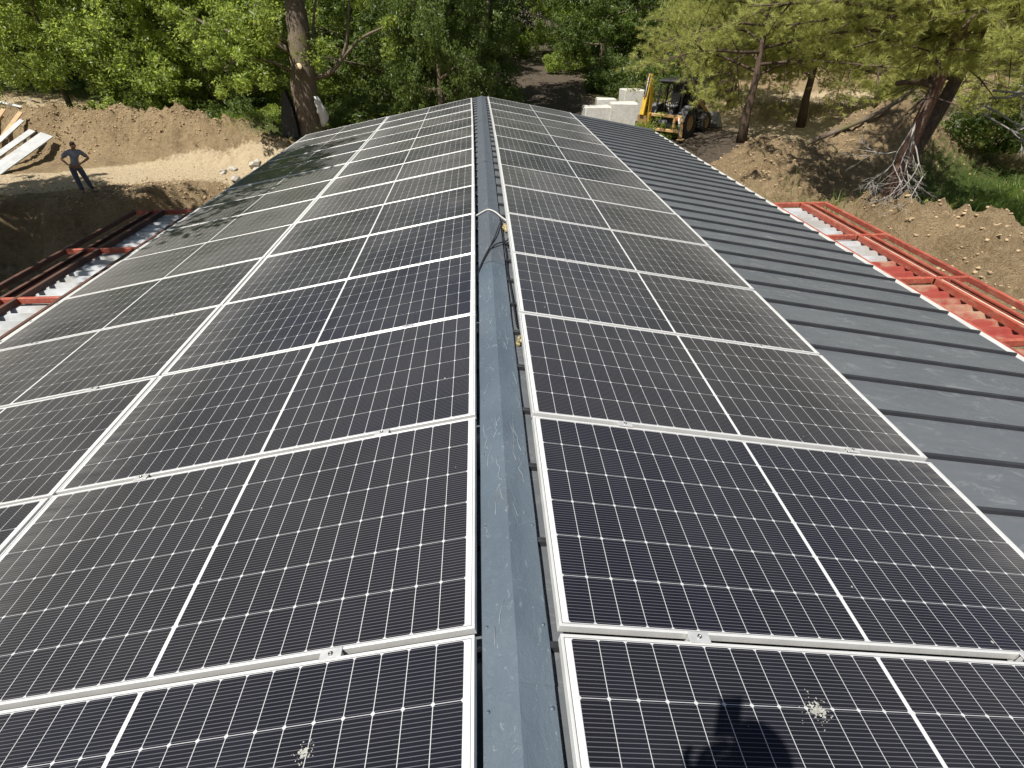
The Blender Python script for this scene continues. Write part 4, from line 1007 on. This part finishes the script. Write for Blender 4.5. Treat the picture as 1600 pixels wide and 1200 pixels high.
def hand(J, E, tag_, wrist, d, n, side):
    """palm and five fingers: d along the hand, n palm normal, side towards the thumb"""
    W_ = Vector(wrist); d = Vector(d).normalized(); side = Vector(side); side = (side - d * side.dot(d)).normalized(); n = Vector(n); n = (n - d * n.dot(d)).normalized()
    J[tag_ + 'palm'] = (W_ + d * .055, .030, .016); E.append((tag_ + 'wr', tag_ + 'palm'))
    for k, L in enumerate((.070, .080, .074, .058)):
        b = W_ + d * .092 + side * (.028 - .019 * k); p1 = b + d * L * .45 + n * .006; p2 = p1 + d * L * .40 + n * .022; p3 = p2 + d * L * .16 + n * .022
        for q, (pp, r) in enumerate(((b, .0098), (p1, .009), (p2, .0082), (p3, .007))): J[f'{tag_}f{k}{q}'] = (pp, r)
        E.append((tag_ + 'palm', f'{tag_}f{k}0'))
        for q in range(3): E.append((f'{tag_}f{k}{q}', f'{tag_}f{k}{q + 1}'))
    t0 = W_ + d * .035 + side * .036; t1 = t0 + (d * .7 + side * .6).normalized() * .034; t2 = t1 + (d * .9 + side * .2 + n * .3).normalized() * .03
    for q, (pp, r) in enumerate(((t0, .0115), (t1, .0105), (t2, .0085))): J[f'{tag_}t{q}'] = (pp, r)
    E += [(tag_ + 'palm', tag_ + 't0'), (tag_ + 't0', tag_ + 't1'), (tag_ + 't1', tag_ + 't2')]
def person(name_label, loc, rz, P, top, trousers, face=None):
    """P: joint positions in the person's own frame (x to the viewer's right when facing -y)"""
    e = empty('person', loc, rz); tag(e, name_label, 'person')
    V = {k: Vector(v) for k, v in P.items()}
    J = dict(pelvis=(V['pelvis'], .135, .10), belly=((V['pelvis'] + V['chest']) / 2, .125, .098), chest=(V['chest'], .155, .105), upper=(V['upper'], .12, .085), neck=(V['neck'], .056), head0=(V['head'] - V['up'] * .07, .066, .075), head1=(V['head'] + V['up'] * .02, .078, .094), head2=(V['head'] + V['up'] * .095, .052, .064))
    E = [('pelvis', 'belly'), ('belly', 'chest'), ('chest', 'upper'), ('upper', 'neck'), ('neck', 'head0'), ('head0', 'head1'), ('head1', 'head2')]
    for s in 'lr':
        J[s + 'sh'] = (V[s + 'sh'], .066); J[s + 'el'] = (V[s + 'el'], .043); J[s + 'fo'] = (V[s + 'el'].lerp(V[s + 'wr'], .35), .042); J[s + 'wr'] = (V[s + 'wr'], .029)
        E += [('upper', s + 'sh'), (s + 'sh', s + 'el'), (s + 'el', s + 'fo'), (s + 'fo', s + 'wr')]
        hand(J, E, s, V[s + 'wr'], V[s + 'hd'], V[s + 'hn'], V[s + 'ht'])
        J[s + 'hip'] = (V[s + 'hip'], .098); J[s + 'kn'] = (V[s + 'kn'], .062); J[s + 'ca'] = (V[s + 'kn'].lerp(V[s + 'an'], .3), .058); J[s + 'an'] = (V[s + 'an'], .042); J[s + 'to'] = (V[s + 'to'], .036, .024)
        E += [('pelvis', s + 'hip'), (s + 'hip', s + 'kn'), (s + 'kn', s + 'ca'), (s + 'ca', s + 'an'), (s + 'an', s + 'to')]
    body = skin_obj('body', J, E, M['skin'], e, 'pelvis')
    # face and ears on the head
    f = V['face']; up = V['up']; rt = f.cross(up).normalized(); H = V['head']
    mb = MB(); mb.lathe(H + f * .082 - up * .005 + up * .02, f * .8 - up * .45, [(0, .012), (.018, .016), (.032, .011), (.036, .001)], 10)
    for s in (-1, 1):
        mb.lathe(H + rt * s * .074, rt * s * .8 - f * .4, [(0, .010), (.008, .028), (.016, .024), (.018, .002)], 10)
    mb.build('face', M['skin'], e)
    mb = MB()
    for s in (-1, 1): mb.lathe(H + f * .082 + rt * s * .031 + up * .025, f, [(0, .011), (.004, .009), (.007, .001)], 10)
    mb.tube([H + f * .084 - rt * .024 - up * .052, H + f * .092 - up * .055, H + f * .084 + rt * .024 - up * .052], .006, 6)
    mb.build('eyes_and_mouth', M['black'], e)
    # hair: cap over the back and top of the skull
    mb = MB(); vs = []; n, m = 18, 9
    for j in range(m):
        th = math.pi * .62 * j / (m - 1)
        for k in range(n):
            ph = 6.283 * k / n; dirv = up * math.cos(th) + (f * math.cos(ph) + rt * math.sin(ph)) * math.sin(th)
            front = max(0, math.cos(ph)); r = .108 * (1 - .0 * front)
            q = H + up * .025 + Vector((dirv.x, dirv.y, dirv.z)) * r
            if j > m * .52 and front > .2: q = H + up * .06 + f * .03 + (dirv * .06)
            vs.append(q - rt * (dirv.dot(rt) * .022))
    mb.add(vs, [(j * n + k, j * n + (k + 1) % n, (j + 1) * n + (k + 1) % n, (j + 1) * n + k) for j in range(m - 1) for k in range(n)], True); mb.build('hair', M['hair'], e)
    # shirt, trousers, shoes as shells over the body
    J2 = dict(pelvis=(V['pelvis'] + Vector((0, 0, -.06)), .168, .132), belly=(J['belly'][0], .158, .128), chest=(V['chest'], .175, .125), upper=(V['upper'], .135, .10), neck=(V['neck'] - V['up'] * .035, .07)); E2 = [('pelvis', 'belly'), ('belly', 'chest'), ('chest', 'upper'), ('upper', 'neck')]
    for s in 'lr':
        J2[s + 'sh'] = (V[s + 'sh'], .086); J2[s + 'm'] = (V[s + 'sh'].lerp(V[s + 'el'], .85), .070)
        E2 += [('upper', s + 'sh'), (s + 'sh', s + 'm')]
        if top == M['jacket']: J2[s + 'e2'] = (V[s + 'el'], .075); J2[s + 'w2'] = (V[s + 'wr'], .055); E2 += [(s + 'm', s + 'e2'), (s + 'e2', s + 'w2')]
    skin_obj('shirt', J2, E2, top, e, 'pelvis')
    J3 = dict(pelvis=(V['pelvis'] + Vector((0, 0, .02)), .150, .115)); E3 = []
    for s in 'lr':
        J3[s + 'hip'] = (V[s + 'hip'] - Vector((0, 0, .03)), .116); J3[s + 'kn'] = (V[s + 'kn'], .084); J3[s + 'an'] = (V[s + 'an'] + Vector((0, 0, .02)), .074)
        E3 += [('pelvis', s + 'hip'), (s + 'hip', s + 'kn'), (s + 'kn', s + 'an')]
    skin_obj('trousers', J3, E3, trousers, e, 'pelvis')
    for s in 'lr':
        a, t = V[s + 'an'], V[s + 'to']; d = (t - a); d.z = 0; d.normalize()
        skin_obj('shoe', dict(a=(a + Vector((0, 0, -.03)) - d * .05, .048, .042), b=(a + Vector((0, 0, -.04)) + d * .05, .050, .040), c=(t + d * .05 + Vector((0, 0, 0)), .046, .028)), [('a', 'b'), ('b', 'c')], M['shoe'], e, 'a')
    return e
def build_people():
    up = Vector((.13, -.10, 1)).normalized(); f = Vector((.25, -.92, -.42)); f = (f - up * f.dot(up)).normalized()
    P = dict(pelvis=(.03, 0, .93), chest=(.12, -.01, 1.24), upper=(.16, -.01, 1.38), neck=(.19, -.03, 1.48), head=(.215, -.07, 1.60), up=up, face=f,
             lsh=(-.02, 0, 1.41), lel=(-.26, .09, 1.20), lwr=(-.15, -.08, 1.02), lhd=(.7, -.4, -.4), lhn=(.3, .8, 0), lht=(.2, .3, .9),
             rsh=(.34, 0, 1.37), rel=(.52, .10, 1.13), rwr=(.27, -.09, 1.03), rhd=(-.8, -.3, -.3), rhn=(-.3, .8, 0), rht=(-.2, .3, .9),
             lhip=(-.07, 0, .88), lkn=(-.07, -.05, .48), lan=(-.05, .01, .09), lto=(-.09, -.14, .04),
             rhip=(.13, 0, .88), rkn=(.19, -.04, .48), ran=(.26, .02, .09), rto=(.34, -.12, .04))
    x, y = -14.45, 20.75
    person('man in grey shirt and blue-grey trousers, hands on hips, at the pit rim', (x, y, tz(x, y) + .0), .607, P, M['shirt'], M['jeans'])
    # the photographer astride the ridge: only the shadow falls in the picture
    up = Vector((0, -.15, 1)).normalized(); f = Vector((0, -1, -.25)); f = (f - up * f.dot(up)).normalized()
    P = dict(pelvis=(0, .10, 1.00), chest=(0, .06, 1.30), upper=(0, .03, 1.45), neck=(0, .0, 1.56), head=(0, -.04, 1.69), up=up, face=f,
             lsh=(-.19, .03, 1.46), lel=(-.30, .02, 1.24), lwr=(-.09, -.12, 1.46), lhd=(.25, -.1, .9), lhn=(.9, 0, -.2), lht=(0, -.4, .9),
             rsh=(.19, .03, 1.46), rel=(.42, -.02, 1.35), rwr=(.09, -.12, 1.46), rhd=(-.25, -.1, .9), rhn=(-.9, 0, -.2), rht=(0, -.4, .9),
             lhip=(-.1, .10, .95), lkn=(-.16, .05, .52), lan=(-.22, .10, .10), lto=(-.24, -.05, .05), rhip=(.1, .10, .95), rkn=(.16, .05, .52), ran=(.22, .10, .10), rto=(.24, -.05, .05))
    person('photographer in a dark jacket standing astride the ridge, seen only by the shadow', (-.0827 + .0, -.245, -.115), math.pi, P, M['jacket'], M['jeans'])
    bpy.context.scene.objects['person.001'].scale = (1.06, 1.0, 1.055)
    mb = MB(); mb.box((CAM.x, -.03, CAM.z - .012), (.075, .009, .155), Matrix.Rotation(-.25, 3, 'X'), .003)
    tag(mb.build('phone', M['black']), 'dark phone held up by the photographer, outside the view', 'phone')
build_people()

# ------------------------------------------------------------------ backhoe loader
def build_backhoe():
    x, y = 10.15, 30.3; e = empty('backhoe_loader', (x, y, tz(x, y) - .05), math.atan2(.70, .71)); e.scale = (.93, .93, .93); tag(e, 'worn yellow backhoe loader parked under the pale green pine, its boom folded upright', 'backhoe loader')
    # local: x forward, y left, z up; rear end at x=-1.9
    def wheel(cx, cy, r, wd, sgn):
        mb = MB(); pr = [(-wd / 2, r * .56), (-wd / 2, r * .84), (-wd * .42, r * .95), (-wd * .25, r), (wd * .25, r), (wd * .42, r * .95), (wd / 2, r * .84), (wd / 2, r * .56)]
        mb.lathe((cx, cy, r), (0, 1, 0), pr, 32)
        for k in range(22):
            a = 6.283 * k / 22
            for s2 in (-1, 1):
                c = Vector((cx + (r + .005) * math.cos(a + s2 * .07), cy + s2 * wd * .25, r + (r + .005) * math.sin(a + s2 * .07))); t = Vector((-math.sin(a), 0, math.cos(a))); nrm = Vector((math.cos(a), 0, math.sin(a)))
                yv = (Vector((0, 1, 0)) * 1 + t * .5 * s2).normalized(); mb.box(c, (.06, wd * .52, .05), Matrix((yv.cross(nrm), yv, nrm)).transposed())
        ty = mb.build('tyre', M['tyre'], None); w_ = empty('wheel'); w_.parent = e; ty.parent = w_
        mb = MB(); mb.lathe((cx, cy - sgn * wd * .05, r), (0, sgn, 0), [(-wd * .4, r * .58), (wd * .45, r * .58), (wd * .45, r * .50), (wd * .15, r * .46), (wd * .12, r * .2), (wd * .3, r * .18), (wd * .3, .01)], 28)
        mb.build('rim', M['ochre'], w_)
    for s in (-1, 1): wheel(-.55, s * .92, .72, .44, s); wheel(1.75, s * .88, .50, .34, s)
    mb = MB(); mb.box((.7, 0, .85), (3.2, .75, .35), bev=.04); mb.box((1.75, 0, .55), (.3, 1.5, .2), bev=.03); mb.box((-.55, 0, .72), (.4, 1.5, .35), bev=.04); mb.build('chassis', M['black'], e)
    mb = MB(); mb.prism([(.55, -.45, 1.0), (2.45, -.42, 1.0), (2.5, -.42, 1.45), (2.2, -.42, 1.62), (.55, -.45, 1.78)], (0, .87, 0)); mb.build('bonnet', M['greyp'], e)
    mb = MB(); mb.box((2.52, 0, 1.2), (.03, .7, .42), bev=.01)
    for k in range(6): mb.box((2.545, 0, 1.05 + k * .06), (.02, .64, .02))
    mb.build('grille', M['black'], e)
    # rear fenders
    for s in (-1, 1):
        mb = MB(); pts = []
        for k in range(9):
            a = math.pi * (.05 + .9 * k / 8); pts.append((-.55 + .86 * math.cos(a), .72 + .80 * math.sin(a)))
        for (p, q) in zip(pts[:-1], pts[1:]): mb.prism([(p[0], s * .68, p[1]), (q[0], s * .68, q[1]), (q[0] * 1.0, s * .68, q[1] + .05), (p[0], s * .68, p[1] + .05)], (0, s * .48, 0))
        mb.build('fender', M['greyp'], e)
    # cab: six posts, roof, dark glass at the front, open at the rear
    cab = empty('cab'); cab.parent = e
    mb = MB()
    for s in (-1, 1):
        mb.bar((-1.15, s * .72, 1.15), (-1.05, s * .66, 2.62), .08, bev=.01); mb.bar((-.1, s * .74, 1.5), (-.1, s * .68, 2.62), .07, bev=.01); mb.bar((.55, s * .66, 1.6), (.38, s * .62, 2.62), .07, bev=.01)
        mb.bar((-1.15, s * .72, 1.5), (.55, s * .68, 1.62), .06)
    mb.build('post', M['black'], cab)
    mb = MB(); mb.box((-.33, 0, 2.69), (1.75, 1.62, .14), bev=.05); mb.box((-.33, 0, 2.60), (1.5, 1.36, .06)); mb.build('roof', M['black'], cab)
    mb = MB(); mb.box((.45, 0, 2.08), (.02, 1.18, .95), Matrix.Rotation(-.16, 3, 'Y')); mb.build('windscreen', M['glass'], cab)
    mb = MB(); mb.box((-.3, 0, 1.06), (1.7, 1.36, .1), bev=.02); mb.box((.42, 0, 1.3), (.25, 1.2, .5), bev=.04); mb.build('floor_and_dash', M['black'], cab)
    mb = MB(); mb.lathe((-.72, 0, 1.1), (0, 0, 1), [(0, .16), (.3, .14), (.32, .01)], 14); mb.box((-.70, 0, 1.50), (.50, .50, .14), bev=.05); mb.box((-.46, 0, 1.86), (.14, .50, .62), Matrix.Rotation(.12, 3, 'Y'), .06)
    for s in (-1, 1): mb.box((-.70, s * .29, 1.68), (.36, .07, .06), bev=.02)
    mb.build('seat', M['greyp'], cab)
    mb = MB(); mb.tube([(.18 + .0, .19 * math.cos(a), 1.78 + .19 * math.sin(a)) for a in np.linspace(0, 6.283, 17)], .015, 6); mb.tube([(.35, 0, 1.6), (.18, 0, 1.78)], .025, 8); mb.build('steering_wheel', M['black'], cab)
    mb = MB()
    for k in range(5): mb.tube([(-1.02, -.3 + .15 * k, 1.15), (-1.06 + .03 * (k % 2), -.3 + .15 * k, 1.62)], .014, 6); mb.lathe((-1.06 + .03 * (k % 2), -.3 + .15 * k, 1.60), (0, 0, 1), [(0, .02), (.03, .032), (.06, .02), (.07, .001)], 8)
    mb.build('control_lever', M['black'], cab)
    # rear frame: tan box frame with a dark opening
    mb = MB()
    for z in (.42, 1.12): mb.box((-1.62, 0, z), (.14, 2.3, .15), bev=.02)
    for yy in (-1.12, -.72, .72, 1.12): mb.box((-1.62, yy, .77), (.14, .13, .56), bev=.02)
    mb.box((-1.45, 0, 1.12), (.26, 1.7, .06), bev=.01); mb.build('rear_frame', M['ochre'], e)
    mb = MB(); mb.box((-1.42, 0, .77), (.18, 1.3, .5), bev=.02); mb.build('rear_panel', M['black'], e)
    mb = MB(); mb.tube([(-1.52, -.25, .78), (-1.52, .25, .78)], .16, 14); mb.build('hydraulic_tank', M['greyp'], e)
    for s in (-1, 1):
        mb = MB(); mb.bar((-1.62, s * 1.12, 1.05), (-1.70, s * 1.24, .12), .15, .13, bev=.02); mb.box((-1.70, s * 1.26, .07), (.34, .34, .06), bev=.015); mb.build('stabiliser', M['ochre'], e)
        mb = MB(); mb.cyl((-1.68, s * .98, 1.1), (-1.74, s * 1.16, .25), .045, 10); mb.build('stabiliser_ram', M['steel'], e)
        mb = MB(); mb.box((-1.71, s * .92, 1.0), (.03, .16, .09), bev=.01); mb.build('rear_light', M['lamp'], e)
    # backhoe boom folded upright, slewed to the left side
    mb = MB(); mb.box((-1.82, .82, .78), (.26, .34, .9), bev=.03); mb.cyl((-1.9, .82, .3), (-1.9, .82, 1.25), .1, 14); mb.build('slew_post', M['yellow'], e)
    mb = MB(); mb.prism([(-2.0, .70, .8), (-1.78, .70, .7), (-1.62, .70, 1.7), (-1.88, .70, 3.0), (-2.06, .70, 3.0), (-2.0, .70, 1.8)], (0, .05, 0)); mb.prism([(-2.0, .92, .8), (-1.78, .92, .7), (-1.62, .92, 1.7), (-1.88, .92, 3.0), (-2.06, .92, 3.0), (-2.0, .92, 1.8)], (0, .05, 0))
    for z in (1.0, 1.6, 2.2, 2.8): mb.box((-1.88, .835, z), (.16, .20, .08))
    mb.build('boom', M['yellow'], e)
    mb = MB(); mb.bar((-1.97, .83, 3.05), (-2.42, .83, 1.15), .17, .24, (0, 1, 0), .02); mb.build('dipper', M['yellow'], e)
    for q in (.76, .90):
        mb = MB(); mb.tube(spline([(-1.75, q, .9), (-1.60, q, 1.6), (-1.72, q, 2.4), (-2.0, q, 3.12), (-2.25, q, 2.7), (-2.3, q, 2.0)]), .022, 6); mb.build('hose', M['black'], e)
    mb = MB(); mb.cyl((-1.78, .83, 1.0), (-1.75, .83, 2.0), .055, 12); mb.cyl((-1.75, .83, 2.0), (-1.93, .83, 2.85), .03, 10); mb.cyl((-2.12, .83, 2.9), (-2.3, .83, 1.9), .05, 12); mb.build('boom_ram', M['steel'], e)
    mb = MB(); pr = [(-2.42, 1.15), (-2.30, .95), (-2.18, .55), (-2.35, .28), (-2.62, .25), (-2.74, .45), (-2.70, .47), (-2.60, .33), (-2.38, .36), (-2.25, .58), (-2.36, .95)]
    mb.prism([(a, .55, b) for a, b in pr], (0, .55, 0)); 
    for k in range(4): mb.bar((-2.72, .60 + .15 * k, .45), (-2.80, .60 + .15 * k, .56), .05, .04)
    mb.build('digging_bucket', M['ochre'], e)
    # loader arms and front bucket
    for s in (-1, 1):
        mb = MB(); mb.prism([(.75, s * .56 - .05, 1.55), (1.3, s * .56 - .05, 1.72), (2.55, s * .56 - .05, 1.05), (2.85, s * .56 - .05, .45), (2.7, s * .56 - .05, .38), (2.4, s * .56 - .05, .9), (1.3, s * .56 - .05, 1.45), (.75, s * .56 - .05, 1.35)], (0, .10, 0)); mb.build('loader_arm', M['ochre'], e)
        mb = MB(); mb.cyl((1.0, s * .56, 1.1), (2.2, s * .56, 1.1), .05, 12); mb.build('loader_ram', M['steel'], e)
    mb = MB(); pr = [(2.85, .95), (2.80, .35), (2.95, .12), (3.75, .06), (3.75, .10), (3.0, .17), (2.87, .37), (2.92, .95)]
    mb.prism([(a, -1.16, b) for a, b in pr], (0, 2.32, 0))
    for s in (-1.16, 1.13): mb.prism([(2.85, s, .95), (2.80, s, .35), (2.95, s, .12), (3.75, s, .06), (3.2, s, .7)], (0, .03, 0))
    mb.build('front_bucket', M['steel'], e)
    mb = MB(); mb.cyl((1.5, .3, 1.6), (1.5, .3, 2.25), .04, 10); mb.build('exhaust_pipe', M['black'], e)
build_backhoe()
